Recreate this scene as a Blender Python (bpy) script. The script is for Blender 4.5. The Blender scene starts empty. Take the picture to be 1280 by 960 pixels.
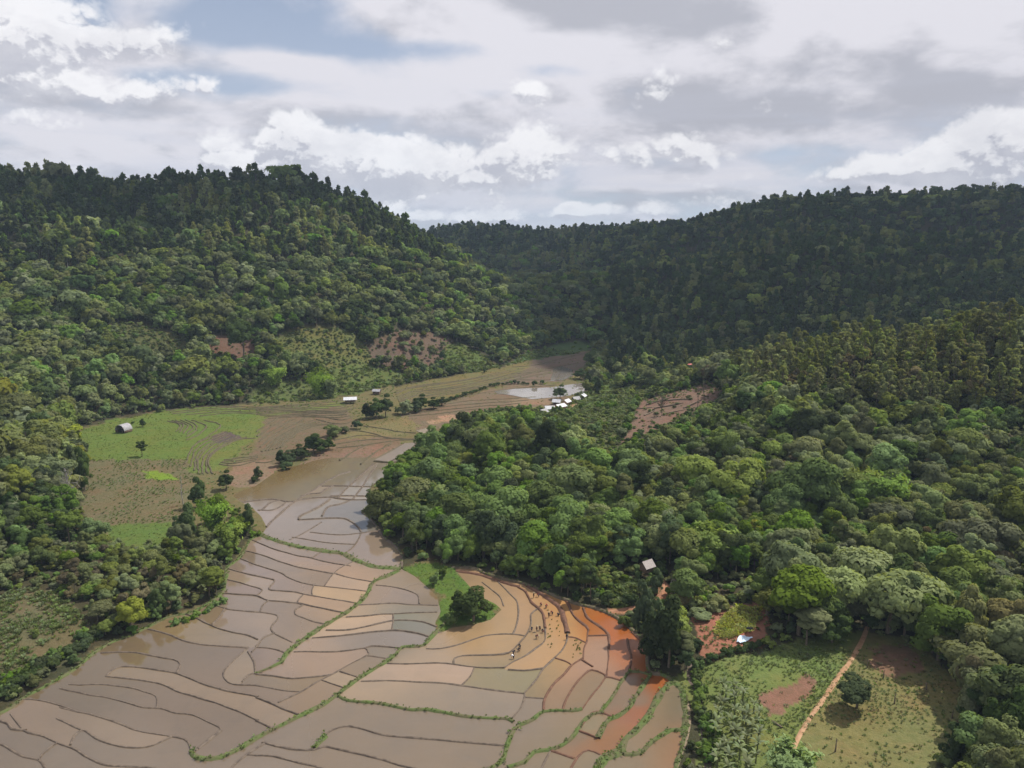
import bpy, bmesh, math, random
import numpy as np
from mathutils import Vector, Matrix

random.seed(7)
RNG = np.random.default_rng(7)
R = math.radians
sc = bpy.context.scene
col = sc.collection

# ------------------------------------------------------------------ camera
CAM_H, PITCH, FPX = 90.0, R(10.54), 914.0
cam_data = bpy.data.cameras.new('camera')
cam_data.sensor_width = 36.0
cam_data.lens = 36.0 * FPX / 1280.0
cam_data.clip_start, cam_data.clip_end = 1.0, 12000.0
cam = bpy.data.objects.new('camera', cam_data)
col.objects.link(cam)
cam.location = (0, 0, CAM_H)
cam.rotation_euler = (R(90) - PITCH, 0, 0)
sc.camera = cam

# ------------------------------------------------------------------ render and exposure
sc.view_settings.view_transform = 'Standard'
sc.view_settings.look = 'None'
sc.view_settings.exposure = 0.0
sc.view_settings.gamma = 1.0
sc.render.engine = 'CYCLES'
cy = sc.cycles
cy.max_bounces = 4
cy.diffuse_bounces = 2
cy.glossy_bounces = 2
cy.transmission_bounces = 2
cy.transparent_max_bounces = 4
cy.volume_bounces = 0
cy.caustics_reflective = False
cy.caustics_refractive = False
cy.sample_clamp_indirect = 4.0
cy.use_adaptive_sampling = True
cy.adaptive_threshold = 0.012
cy.use_denoising = True
cy.denoiser = 'OPENIMAGEDENOISE'
cy.denoising_input_passes = 'RGB_ALBEDO_NORMAL'
cy.denoising_prefilter = 'ACCURATE'

SUN_AZ, SUN_EL = R(64), R(57)        # azimuth measured from +Y (the view) towards +X
SUN_DIR = Vector((math.sin(SUN_AZ) * math.cos(SUN_EL), math.cos(SUN_AZ) * math.cos(SUN_EL), math.sin(SUN_EL)))


class Nodes:
    """small helper to write node expressions"""
    def __init__(self, tree):
        self.t = tree
        tree.nodes.clear()

    def new(self, kind, **kw):
        n = self.t.nodes.new(kind)
        for k, v in kw.items():
            setattr(n, k, v)
        return n

    def put(self, sock, v):
        if isinstance(v, bpy.types.NodeSocket):
            self.t.links.new(v, sock)
        elif v is not None:
            sock.default_value = v

    def m(self, op, a, b=None, c=None, clamp=False):
        n = self.new('ShaderNodeMath', operation=op, use_clamp=clamp)
        self.put(n.inputs[0], a)
        if b is not None: self.put(n.inputs[1], b)
        if c is not None: self.put(n.inputs[2], c)
        return n.outputs[0]

    def v(self, op, a, b=None):
        n = self.new('ShaderNodeVectorMath', operation=op)
        self.put(n.inputs[0], a)
        if b is not None:
            if op == 'SCALE': self.put(n.inputs['Scale'], b)
            else: self.put(n.inputs[1], b)
        return n.outputs['Value'] if op in ('LENGTH', 'DOT_PRODUCT') else n.outputs[0]

    def xyz(self, x, y, z):
        n = self.new('ShaderNodeCombineXYZ')
        for i, q in enumerate((x, y, z)): self.put(n.inputs[i], q)
        return n.outputs[0]

    def sep(self, v):
        n = self.new('ShaderNodeSeparateXYZ'); self.put(n.inputs[0], v)
        return n.outputs[0], n.outputs[1], n.outputs[2]

    def noise(self, vec, scale, detail=5, rough=0.55, dist=0.0):
        n = self.new('ShaderNodeTexNoise')
        if vec is not None: self.put(n.inputs['Vector'], vec)
        n.inputs['Scale'].default_value = scale
        n.inputs['Detail'].default_value = detail
        n.inputs['Roughness'].default_value = rough
        n.inputs['Distortion'].default_value = dist
        return n.outputs['Fac']

    def ss(self, x, a, b, lo=0.0, hi=1.0):
        n = self.new('ShaderNodeMapRange', interpolation_type='SMOOTHSTEP')
        self.put(n.inputs[0], x)
        for i, q in enumerate((a, b, lo, hi)): self.put(n.inputs[i + 1], q)
        return n.outputs[0]

    def mix(self, f, a, b, blend='MIX'):
        n = self.new('ShaderNodeMix', data_type='RGBA', blend_type=blend)
        self.put(n.inputs[0], f)
        for i, q in ((6, a), (7, b)):
            if isinstance(q, (tuple, list)): q = tuple(q) + (1.0,) * (4 - len(q))
            self.put(n.inputs[i], q)
        return n.outputs[2]


def ray(px, py):
    cx, cyy = (px - 640.0) / FPX, (480.0 - py) / FPX
    return cx, math.cos(PITCH) + cyy * math.sin(PITCH), -math.sin(PITCH) + cyy * math.cos(PITCH)


# ------------------------------------------------------------------ world: daylight sky with broken cloud
def build_world():
    w = bpy.data.worlds.new('World')
    sc.world = w
    w.use_nodes = True
    N = Nodes(w.node_tree)
    sky = N.new('ShaderNodeTexSky', sky_type='NISHITA')
    sky.sun_disc = False
    sky.sun_elevation = SUN_EL
    sky.sun_rotation = SUN_AZ
    sky.air_density = 1.0
    sky.dust_density = 1.0
    sky.altitude = 1200
    d = N.new('ShaderNodeTexCoord').outputs['Generated']
    x, y, z = N.sep(d)
    az = N.m('ARCTAN2', x, y)
    el = N.m('ARCSINE', z)

    def blobs(azs, els, lst):
        tot = None
        for (px, py, wx, wy, amp) in lst:
            a0, b0, c0 = ray(px, py)
            A = math.atan2(a0, b0)
            E = math.atan2(c0, math.hypot(a0, b0))
            sa, se = wx / FPX, wy / FPX
            q = N.m('ADD', N.m('POWER', N.m('ABSOLUTE', N.m('MULTIPLY', N.m('SUBTRACT', azs, A), 1 / sa)), 2.0),
                    N.m('POWER', N.m('ABSOLUTE', N.m('MULTIPLY', N.m('SUBTRACT', els, E), 1 / se)), 2.0))
            g = N.m('MULTIPLY', N.m('EXPONENT', N.m('MULTIPLY', q, -1.0)), amp)
            tot = g if tot is None else N.m('ADD', tot, g)
        return tot

    zz = N.m('ADD', N.m('MAXIMUM', z, 0.0), 0.30)
    flat = N.xyz(N.m('DIVIDE', x, zz), N.m('DIVIDE', y, zz), 0.0)
    warp = N.noise(flat, 1.1, 3, 0.5)
    # --- high broken layer
    holes = blobs(az, el, [(285, 28, 90, 28, -0.30), (92, 6, 34, 30, -0.45), (190, 96, 44, 12, -0.24),
                           (560, 62, 60, 14, -0.20), (330, 108, 90, 14, -0.22), (610, 115, 60, 12, -0.16), (690, 88, 60, 10, -0.16), (430, 60, 60, 10, -0.12),
                           (1000, 190, 120, 12, -0.08), (60, 60, 110, 60, 0.25), (980, 60, 360, 120, 0.20), (540, 16, 170, 22, 0.20), (330, 75, 60, 9, 0.14)])

    def high(ox, oy):
        q = N.v('ADD', flat, N.xyz(N.m('ADD', N.m('MULTIPLY', warp, 0.35), ox), N.m('ADD', 3.7, oy), 0.0))
        return N.noise(q, 1.65, 10, 0.58, 0.12)
    nA, nA1 = high(0.0, 0.0), high(0.05, -0.16)
    cA = N.ss(N.m('ADD', nA, holes), 0.34, 0.58)
    nA2 = N.noise(N.v('ADD', flat, (1.3, 0.4, 0.7)), 2.1, 8, 0.58, 0.2)
    dark = blobs(az, el, [(1100, 115, 120, 46, -0.16), (870, 130, 100, 50, -0.18), (840, 10, 180, 26, -0.20), (1190, 95, 110, 45, -0.12), (740, 20, 90, 26, -0.12),
                          (10, 98, 100, 26, -0.20), (790, 165, 90, 14, -0.10), (340, 130, 200, 14, 0.04), (1110, 40, 150, 28, 0.12), (620, 50, 190, 40, 0.10), (700, 75, 120, 30, 0.06), (400, 15, 150, 18, 0.08)])
    relief = N.m('MULTIPLY', N.m('SUBTRACT', nA, nA1), 2.0)
    gA = N.ss(N.m('ADD', N.m('ADD', N.m('MULTIPLY', N.m('SUBTRACT', nA2, 0.5), 0.9), relief), N.m('ADD', dark, 0.5)), 0.20, 0.62)
    colA = N.mix(gA, (0.50, 0.505, 0.565), (0.80, 0.785, 0.84))
    # --- low cumulus with lit, rounded heads
    puffs = [(366, 172, 36, 34, 0.46), (340, 190, 60, 30, 0.30), (272, 192, 26, 30, 0.36), (450, 190, 60, 32, 0.36), (540, 208, 90, 34, 0.40), (650, 190, 46, 46, 0.40), (430, 222, 170, 20, 0.26),
             (1100, 212, 44, 18, 0.38), (1165, 205, 34, 22, 0.40), (1245, 180, 54, 48, 0.50), (1030, 222, 60, 12, 0.22), (713, 262, 15, 9, 0.42),
             (790, 185, 60, 26, 0.22), (860, 185, 60, 24, 0.26), (810, 115, 50, 24, 0.26), (905, 60, 60, 20, 0.18), (50, 60, 90, 52, 0.40), (30, 15, 44, 30, 0.26), (150, 118, 60, 16, 0.30), (248, 106, 30, 14, 0.26),
             (35, 150, 60, 16, 0.22), (180, 50, 50, 30, 0.20), (490, 256, 24, 18, 0.30), (600, 272, 110, 10, 0.30), (800, 260, 120, 12, 0.26), (20, 205, 90, 10, 0.25), (1010, 130, 60, 22, 0.2), (560, 120, 90, 16, 0.16), (660, 110, 40, 18, 0.22)]

    def density(dx, de):
        a2, e2 = N.m('ADD', az, dx), N.m('ADD', el, de)
        v = N.xyz(N.m('SINE', a2), N.m('COSINE', a2), N.m('MULTIPLY', e2, 1.35))
        bi = 0.0
        for sc_, am, o_ in ((9.0, 0.50, 0.0), (20.0, 0.27, 3.1), (43.0, 0.15, 7.7), (90.0, 0.08, 1.9)):
            n_ = N.noise(N.v('ADD', v, (o_, o_, o_)), sc_, 0, 0.5)
            bi = N.m('ADD', bi, N.m('MULTIPLY', N.m('SQRT', N.m('ABSOLUTE', N.m('SUBTRACT', n_, 0.5))), am * 1.9))
        wisp = N.noise(v, 60.0, 4, 0.6)
        n0 = N.noise(N.v('ADD', v, (4.0, 1.0, 2.0)), 6.0, 4, 0.5)
        base = N.m('SUBTRACT', N.m('MULTIPLY', N.m('MINIMUM', blobs(a2, e2, puffs), 0.62), 1.60), 0.13)
        far = N.ss(e2, 0.02, 0.5, 0.05, -0.10)
        return N.m('ADD', N.m('ADD', N.m('ADD', N.m('MULTIPLY', N.m('SUBTRACT', bi, 0.62), 0.60), N.m('MULTIPLY', N.m('SUBTRACT', wisp, 0.5), 0.42)), N.m('MULTIPLY', N.m('SUBTRACT', n0, 0.5), 0.7)), N.m('ADD', base, far))

    D0 = density(0.0, 0.0)
    D1 = density(0.005, 0.011)
    cB = N.ss(D0, 0.14, 0.42)
    lit = N.ss(N.m('SUBTRACT', D0, D1), -0.12, 0.075)
    core = N.ss(D0, 0.45, 1.0, 0.0, 0.22)
    litB = N.m('SUBTRACT', lit, core, clamp=True)
    grain = N.noise(N.xyz(N.m('SINE', az), N.m('COSINE', az), N.m('MULTIPLY', el, 1.6)), 16.0, 6, 0.6)
    litC = N.m('ADD', N.m('MULTIPLY', litB, 0.85), N.ss(grain, 0.3, 0.7, -0.1, 0.3), clamp=True)
    colB = N.mix(litC, (0.56, 0.565, 0.635), (1.00, 0.99, 1.01))
    # clear air with a veil of thin cloud, whiter towards the horizon
    veil = N.ss(el, 0.02, 0.40, 0.72, 0.36)
    blue = N.mix(veil, sky.outputs[0], (6.1, 6.55, 7.7))
    s1 = N.mix(cA, blue, N.mix(1.0, colA, (10, 10, 10), 'MULTIPLY'))
    streak = N.noise(N.v('MULTIPLY', d, (2.0, 2.0, 26.0)), 1.6, 6, 0.55)
    s1 = N.mix(N.m('MULTIPLY', N.ss(streak, 0.42, 0.62), N.ss(el, 0.05, 0.24, 0.45, 0.0)), s1, (6.6, 6.8, 7.8))
    s2 = N.mix(N.m('MULTIPLY', cB, 0.93), s1, N.mix(1.0, colB, (10, 10, 10), 'MULTIPLY'))
    bg = N.new('ShaderNodeBackground')
    N.put(bg.inputs[0], s2)
    bg.inputs[1].default_value = 0.1
    out = N.new('ShaderNodeOutputWorld')
    N.t.links.new(bg.outputs[0], out.inputs[0])
    try:
        w.cycles.sampling_method = 'MANUAL'
        w.cycles.sample_map_resolution = 512
    except Exception:
        pass


build_world()
sun_data = bpy.data.lights.new('sun', 'SUN')
sun_data.energy = 5.0
sun_data.angle = R(0.5)
sun_data.color = (1.0, 0.95, 0.87)
sun = bpy.data.objects.new('sun', sun_data)
col.objects.link(sun)
sun.location = (0, 0, 400)
sun.rotation_euler = SUN_DIR.to_track_quat('Z', 'Y').to_euler()


# ------------------------------------------------------------------ tracing helpers: picture point <-> place
def at_z(px, py, z=0.0):
    a, b, c = ray(px, py)
    t = (z - CAM_H) / c
    return (a * t, b * t, z)


def at_depth(px, py, Y):
    a, b, c = ray(px, py)
    t = Y / b
    return (a * t, Y, CAM_H + c * t)


def project(X, Y, Z):
    X, Y, Z = (np.asarray(q, float) for q in (X, Y, Z))
    dz = Z - CAM_H
    dep = Y * math.cos(PITCH) - dz * math.sin(PITCH)
    up = Y * math.sin(PITCH) + dz * math.cos(PITCH)
    ok = dep > 5
    dd = np.where(ok, dep, 1.0)
    return np.where(ok, 640 + FPX * X / dd, -9999), np.where(ok, 480 - FPX * up / dd, 9999), dep


def in_poly(x, y, poly):
    inside = np.zeros(np.shape(x), bool)
    n = len(poly)
    for i in range(n):
        x1, y1 = poly[i]; x2, y2 = poly[(i + 1) % n]
        if y1 == y2: continue
        c = ((y1 > y) != (y2 > y)) & (x < (x2 - x1) * (y - y1) / (y2 - y1) + x1)
        inside ^= c
    return inside


def seg_dist(x, y, pts, closed=True):
    d = np.full(np.shape(x), 1e9)
    n = len(pts)
    for i in range(n if closed else n - 1):
        ax, ay = pts[i]; bx, by = pts[(i + 1) % n]
        vx, vy = bx - ax, by - ay
        L = vx * vx + vy * vy + 1e-9
        t = np.clip(((x - ax) * vx + (y - ay) * vy) / L, 0, 1)
        d = np.minimum(d, np.hypot(x - ax - t * vx, y - ay - t * vy))
    return d


def vnoise(x, y, s, seed=0):
    x = np.asarray(x, float) / s + seed * 17.31
    y = np.asarray(y, float) / s - seed * 9.77
    xi, yi = np.floor(x), np.floor(y)
    fx, fy = x - xi, y - yi
    fx, fy = fx * fx * (3 - 2 * fx), fy * fy * (3 - 2 * fy)

    def h(a, b):
        q = np.sin(a * 127.1 + b * 311.7 + seed * 3.3) * 43758.5453
        return q - np.floor(q)
    return (h(xi, yi) * (1 - fx) + h(xi + 1, yi) * fx) * (1 - fy) + (h(xi, yi + 1) * (1 - fx) + h(xi + 1, yi + 1) * fx) * fy


def V(ox, oy, pts):
    return [(ox + u / 4.0, oy + v / 4.0) for u, v in pts]


# ------------------------------------------------------------------ outlines traced on the valley floor
SHORE_W = [(-340, 1060), (-150, 960), (0, 892)] + V(0, 720, [(100, 620), (180, 575), (300, 510), (400, 445), (470, 385), (560, 330), (650, 300), (740, 255), (840, 205), (960, 180), (1050, 130), (1110, 85)]) + \
    V(240, 560, [(160, 690), (172, 640), (172, 600), (240, 545), (272, 490), (300, 452), (345, 435)])
SHORE_E = V(240, 560, [(905, 180), (880, 230), (900, 270), (880, 290), (850, 320), (870, 335), (910, 372), (960, 442), (1020, 492), (1050, 545), (1046, 600)])
RIM = V(500, 680, [(260, 115), (380, 125), (430, 150), (560, 185), (620, 200), (700, 230), (800, 270), (900, 305), (1000, 330), (1100, 380), (1170, 440), (1220, 500), (1240, 580), (1250, 640)]) + \
    V(640, 720, [(740, 490), (800, 518), (850, 570), (862, 640), (870, 700), (868, 790), (850, 860), (820, 960)]) + [(835, 1010), (800, 1150)]
SPIT = [(503, 712), (520, 706), (540, 704), (566, 711), (578, 724), (590, 738), (603, 748), (618, 755), (626, 762), (612, 775), (590, 781), (565, 784), (553, 790), (546, 788), (545, 778), (552, 765), (548, 745), (532, 728), (515, 718)]
WATER = SHORE_W + V(240, 560, [(370, 395), (345, 345), (300, 300), (240, 270), (200, 240), (240, 215), (320, 188), (400, 130), (470, 100), (560, 80), (620, 60)]) + \
    [(420, 572), (470, 572), (500, 556), (520, 552), (541, 558), (532, 572), (515, 590)] + V(240, 560, [(905, 180)]) + SHORE_E[1:] + [(520, 720), (530, 729)] + [(548, 745), (552, 765), (545, 778), (546, 788)] + \
    [(553, 790), (565, 784), (590, 781), (612, 775), (626, 762), (618, 755), (603, 748), (590, 738), (578, 724), (567, 711)] + RIM + [(-340, 1150)]
VALLEY = SHORE_W[:-1] + [(318, 664), (312, 655), (290, 668), (262, 672), (235, 682), (215, 690), (150, 690), (128, 668), (108, 645), (104, 620), (112, 590), (106, 570), (88, 546), (100, 536), (150, 522), (210, 513), (330, 503), (425, 497),
                        (440, 492), (478, 480), (497, 484), (512, 480), (575, 469), (640, 455), (690, 445), (735, 438), (732, 450), (733, 475), (727, 492), (712, 505), (690, 514),
                        (650, 512), (600, 516), (565, 528), (550, 552), (538, 570), (520, 588), (500, 602), (478, 618), (466, 628)] + SHORE_E[2:] + \
    [(507, 710), (520, 704), (545, 700)] + RIM + [(-340, 1150)]
VALLEY_W = [at_z(x, y)[:2] for x, y in VALLEY]
WATER_W = [at_z(x, y)[:2] for x, y in WATER]

# ------------------------------------------------------------------ relief: control points joined by a radial basis surface
CTRL = []
def cz(z, *pts): CTRL.extend(at_z(x, y, z) for x, y in pts)
def cd(*pts): CTRL.extend(at_depth(x, y, Y) for x, y, Y in pts)
cz(1.0, (0, 880), (100, 822), (200, 770), (300, 700), (90, 538), (150, 522), (250, 508), (330, 500), (420, 492), (480, 472), (560, 463), (650, 453), (725, 438))
cz(0.8, *[(x + 8, y - 4) for x, y in SHORE_E[4:]]), cz(0.8, (600, 712), (700, 742), (760, 758), (815, 800), (845, 845), (870, 900), (870, 960), (840, 1100))
cz(5, (30, 700), (150, 715), (-60, 800)), cz(9, (30, 625), (-100, 690)), cz(3, (70, 565), (200, 690)), cz(24, (-160, 560)), cz(12, (-10, 570))
# mountain on the west side
cd((-500, 220, 600), (-300, 214, 620), (-100, 222, 625), (0, 233, 635), (100, 244, 655), (200, 240, 680), (260, 235, 700), (330, 242, 705), (400, 255, 705), (450, 266, 712), (500, 292, 730), (540, 320, 745), (600, 356, 745), (650, 390, 728), (700, 420, 705))
cd((0, 400, 455), (100, 415, 452), (200, 420, 470), (300, 418, 492), (380, 410, 505), (480, 418, 545), (560, 415, 600), (640, 425, 650), (150, 330, 545), (300, 330, 575), (420, 340, 590), (-200, 400, 450), (520, 360, 650))
for X, Y, Z in ((-560, 950, 60), (-300, 980, 50), (-60, 1000, 25), (60, 900, 12), (-900, 700, 130), (-700, 400, 60), (-1100, 1200, 60), (-500, 150, 60), (-300, 180, 30)): CTRL.append((X, Y, Z))
# far hills
cd((560, 296, 1500), (600, 293, 1550), (640, 301, 1450), (700, 303, 1380), (760, 304, 1300), (830, 301, 1190), (870, 292, 1130), (900, 284, 1080), (960, 266, 1030), (1030, 263, 1000), (1100, 270, 970), (1160, 277, 950), (1220, 274, 930), (1290, 271, 900), (1400, 265, 900), (1600, 265, 850))
cd((760, 428, 705), (800, 425, 690), (850, 428, 650), (900, 432, 610), (1000, 424, 580), (1100, 418, 560), (1200, 418, 545), (1300, 412, 540))
cd((1040, 316, 730), (960, 345, 715), (890, 372, 700), (1080, 345, 700), (1120, 305, 780), (1230, 350, 690), (1245, 305, 760), (700, 345, 850), (690, 380, 790), (800, 340, 880), (820, 372, 780))
cd((985, 325, 850), (890, 350, 840), (1150, 345, 850), (1190, 305, 905), (1290, 330, 850), (745, 340, 1150), (860, 330, 1010), (600, 330, 1250))
for X, Y, Z in ((0, 2300, 40), (-600, 2000, 50), (900, 1900, 60), (1700, 1300, 110), (2600, 2600, 50), (-2500, 2500, 50), (0, 3400, 30), (-2400, 800, 90), (2400, 700, 120), (-1500, -200, 80), (1500, -200, 80)): CTRL.append((X, Y, Z))
# wooded rise on the east side
cd((640, 556, 290), (700, 556, 288), (590, 600, 262), (760, 580, 275), (650, 640, 240))
cz(1.0, (575, 522), (610, 514), (650, 508), (700, 512), (735, 500), (745, 470), (750, 448)), cz(3, (780, 485), (790, 455)), cz(4, (800, 500))
cd((850, 498, 365), (900, 482, 385), (800, 525, 340), (880, 520, 345), (850, 478, 430), (920, 468, 400))
cd((1000, 458, 350), (1100, 452, 330), (1200, 455, 322), (1280, 442, 312), (1400, 432, 300), (1600, 440, 280))
cd((1000, 480, 470), (1150, 470, 450), (1300, 460, 430))
cd((1000, 600, 240), (1200, 600, 238), (1280, 620, 222), (1290, 720, 178), (1100, 700, 196), (900, 650, 214), (750, 645, 232), (1000, 520, 290), (1150, 520, 280), (1450, 650, 200))
cz(3, (800, 710), (830, 760)), cz(1.5, (900, 960), (900, 850), (900, 1100)), cz(2.5, (950, 800), (1000, 800)), cz(3.5, (1100, 900), (1100, 800)), cz(6.5, (1200, 800), (1280, 900), (1250, 1050)), cz(15, (1450, 900)), cz(3, (880, 780))
C3 = np.array(CTRL)
MQ = 18.0
_D = np.sqrt(((C3[:, None, :2] - C3[None, :, :2]) ** 2).sum(-1) + MQ * MQ)
_A = np.zeros((len(C3) + 1, len(C3) + 1))
_A[:-1, :-1] = _D - np.eye(len(C3)) * 6.0
_A[:-1, -1] = _A[-1, :-1] = 1
_S = np.linalg.solve(_A, np.append(C3[:, 2], 0))


def height(X, Y):
    X = np.asarray(X, float); Y = np.asarray(Y, float)
    sh = X.shape
    X, Y = X.ravel(), Y.ravel()
    h = np.empty(len(X))
    for i in range(0, len(X), 20000):
        x, y = X[i:i + 20000], Y[i:i + 20000]
        D = np.sqrt((x[:, None] - C3[None, :, 0]) ** 2 + (y[:, None] - C3[None, :, 1]) ** 2 + MQ * MQ)
        h[i:i + 20000] = D @ _S[:-1] + _S[-1]
    amp = np.clip((h - 4) / 60, 0, 1)
    rid = 1 - np.abs(2 * vnoise(X + 40 * vnoise(X, Y, 90, 5), Y, 105, 1) - 1)
    h = h + amp * ((rid - 0.55) * 16 + (vnoise(X, Y, 38, 2) - 0.5) * 9) + np.clip(h / 10, 0.1, 1) * (vnoise(X, Y, 14, 3) - 0.5) * 1.2
    h = np.maximum(h, 0.35)
    far = np.hypot(X, Y) > 1e8
    dv = seg_dist(X, Y, VALLEY_W)
    inv = in_poly(X, Y, VALLEY_W)
    k = np.clip(dv / 14.0, 0, 1); k = k * k * (3 - 2 * k)
    flat = 0.22 + 0.12 * (vnoise(X, Y, 9, 4) - 0.5)
    out = np.where(inv, flat, flat + (h - flat) * k)
    near = (np.abs(X) < 200) & (Y < 420)
    dw = np.full(len(X), 99.0); inw = np.zeros(len(X), bool)
    dw[near] = seg_dist(X[near], Y[near], WATER_W)
    inw[near] = in_poly(X[near], Y[near], WATER_W)
    sd = np.where(inw, -dw, dw)
    out = np.where(near, np.minimum(out, np.clip(0.1 + 0.35 * sd, -0.5, 1e9)), out)
    return out.reshape(sh)


# ------------------------------------------------------------------ object helpers
def tag(o, label=None, cat=None, group=None, kind=None):
    if label: o['label'] = label
    if cat: o['category'] = cat
    if group: o['group'] = group
    if kind: o['kind'] = kind
    return o


def mesh_from(name, verts, faces, mats=(), smooth=False):
    me = bpy.data.meshes.new(name)
    verts = np.asarray(verts, np.float32)
    if isinstance(faces, np.ndarray):
        nf, k = faces.shape
        me.vertices.add(len(verts)); me.vertices.foreach_set('co', verts.ravel())
        me.loops.add(nf * k); me.loops.foreach_set('vertex_index', faces.ravel().astype(np.int32))
        me.polygons.add(nf); me.polygons.foreach_set('loop_start', (np.arange(nf) * k).astype(np.int32))
        me.update(calc_edges=True)
    else:
        me.from_pydata([tuple(map(float, v)) for v in verts], [], faces)
    for m_ in mats: me.materials.append(m_)
    if smooth: me.polygons.foreach_set('use_smooth', np.ones(len(me.polygons), bool))
    return me


def link(name, me, parent=None, loc=(0, 0, 0), rz=0.0):
    o = bpy.data.objects.new(name, me)
    col.objects.link(o)
    o.location = loc
    o.rotation_euler[2] = rz
    if parent: o.parent = parent
    return o


def empty(name, loc, rz=0.0):
    o = bpy.data.objects.new(name, None)
    o.empty_display_size = 0.5
    col.objects.link(o)
    o.location = loc
    o.rotation_euler[2] = rz
    return o


def set_color(me, cols, name='tint', wet=None):
    a = me.color_attributes.new(name, 'FLOAT_COLOR', 'POINT')
    c = np.ones((len(me.vertices), 4), np.float32); c[:, :3] = cols
    if wet is not None: c[:, 3] = wet
    a.data.foreach_set('color', c.ravel())


def catmull(pts, step):
    P = [np.array(p, float) for p in pts]
    P = [2 * P[0] - P[1]] + P + [2 * P[-1] - P[-2]]
    out = []
    for i in range(1, len(P) - 2):
        a, b, c, d = P[i - 1:i + 3]
        n = max(2, int(np.linalg.norm(c - b) / step))
        for t in np.linspace(0, 1, n, endpoint=False):
            out.append(0.5 * (2 * b + (c - a) * t + (2 * a - 5 * b + 4 * c - d) * t * t + (3 * b - a - 3 * c + d) * t ** 3))
    out.append(P[-2])
    return np.array(out)


# ------------------------------------------------------------------ materials
def material(name, build):
    m_ = bpy.data.materials.new(name)
    m_.use_nodes = True
    N = Nodes(m_.node_tree)
    out = N.new('ShaderNodeOutputMaterial')
    s = build(N)
    N.t.links.new(s, out.inputs[0])
    return m_


def principled(N, color, rough=0.9, bump=None, bstr=0.3, bdist=0.1, spec=None, metal=0.0):
    p = N.new('ShaderNodeBsdfPrincipled')
    if isinstance(color, (tuple, list)): color = tuple(color) + (1.0,) * (4 - len(color))
    N.put(p.inputs['Base Color'], color)
    N.put(p.inputs['Roughness'], rough)
    p.inputs['Metallic'].default_value = metal
    if spec is not None: p.inputs['Specular IOR Level'].default_value = spec
    if bump is not None:
        b = N.new('ShaderNodeBump')
        b.inputs['Strength'].default_value = bstr
        b.inputs['Distance'].default_value = bdist
        N.put(b.inputs['Height'], bump)
        N.t.links.new(b.outputs[0], p.inputs['Normal'])
    return p.outputs[0]


def grainy(name, c1, c2, scale=2.0, rough=0.9, bstr=0.3, spec=0.3, metal=0.0, coord='Object'):
    def b(N):
        co = N.new('ShaderNodeTexCoord').outputs[coord]
        n = N.noise(co, scale, 6, 0.6)
        return principled(N, N.mix(N.ss(n, 0.3, 0.7), c1, c2), rough, n, bstr, 0.05, spec, metal)
    return material(name, b)


def leaf_material(name, c1, c2, trans=0.42):
    """c1 deeper tone and c2 fresh tone of one plant's leaves; each plant and each leaf drifts between them"""
    def b(N):
        info = N.new('ShaderNodeObjectInfo')
        at = N.new('ShaderNodeAttribute'); at.attribute_name = 'leaf'
        geo = N.new('ShaderNodeNewGeometry')
        big = N.noise(geo.outputs['Position'], 0.02, 3, 0.5)
        f = N.m('ADD', N.m('MULTIPLY', info.outputs['Random'], 0.55), N.m('MULTIPLY', at.outputs['Fac'], 0.45))
        f = N.m('ADD', f, N.m('MULTIPLY', N.m('SUBTRACT', big, 0.5), 0.7), clamp=True)
        c = N.mix(f, c1, c2)
        hs = N.new('ShaderNodeHueSaturation')
        r2 = N.m('FRACT', N.m('MULTIPLY', info.outputs['Random'], 37.7))
        r3 = N.m('FRACT', N.m('MULTIPLY', info.outputs['Random'], 91.3))
        N.put(hs.inputs['Hue'], N.m('ADD', 0.478, N.m('MULTIPLY', r2, 0.035)))
        N.put(hs.inputs['Saturation'], N.m('ADD', 0.66, N.m('MULTIPLY', r3, 0.36)))
        N.put(hs.inputs['Value'], N.m('ADD', 0.85, N.m('MULTIPLY', r2, 0.75)))
        N.put(hs.inputs['Color'], c)
        c = hs.outputs[0]
        d = N.new('ShaderNodeBsdfDiffuse'); N.put(d.inputs[0], c)
        t = N.new('ShaderNodeBsdfTranslucent'); N.put(t.inputs[0], N.mix(1.0, c, (1.35, 1.30, 0.70), 'MULTIPLY'))
        m1 = N.new('ShaderNodeMixShader'); m1.inputs[0].default_value = trans
        N.t.links.new(d.outputs[0], m1.inputs[1]); N.t.links.new(t.outputs[0], m1.inputs[2])
        return m1.outputs[0]
    return material(name, b)

M = {}
M['bark'] = grainy('bark', (0.10, 0.075, 0.05), (0.22, 0.18, 0.13), 6, 0.95, 0.5)
M['pale_bark'] = grainy('pale_bark', (0.26, 0.24, 0.21), (0.42, 0.39, 0.35), 6, 0.95, 0.5)
M['mud'] = grainy('wet_mud', (0.075, 0.056, 0.042), (0.165, 0.125, 0.09), 1.2, 0.65, 0.6, coord='Object')
M['red_mud'] = grainy('red_mud', (0.09, 0.045, 0.028), (0.17, 0.085, 0.05), 1.2, 0.7, 0.6)
M['dry_mud'] = grainy('dry_mud', (0.16, 0.12, 0.08), (0.26, 0.20, 0.13), 1.2, 0.9, 0.6)
def _grassy(N):
    co = N.new('ShaderNodeTexCoord').outputs['Object']
    n = N.noise(co, 0.35, 5, 0.6); n2 = N.noise(co, 3.0, 4, 0.6)
    c = N.mix(N.ss(n, 0.4, 0.62), (0.115, 0.095, 0.055), (0.085, 0.125, 0.034))
    c = N.mix(N.ss(n2, 0.4, 0.75), c, (0.12, 0.145, 0.05))
    return principled(N, c, 0.95, n2, 0.6, 0.1, 0.2)
M['bund_grass'] = material('bund_grass', _grassy)

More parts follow.
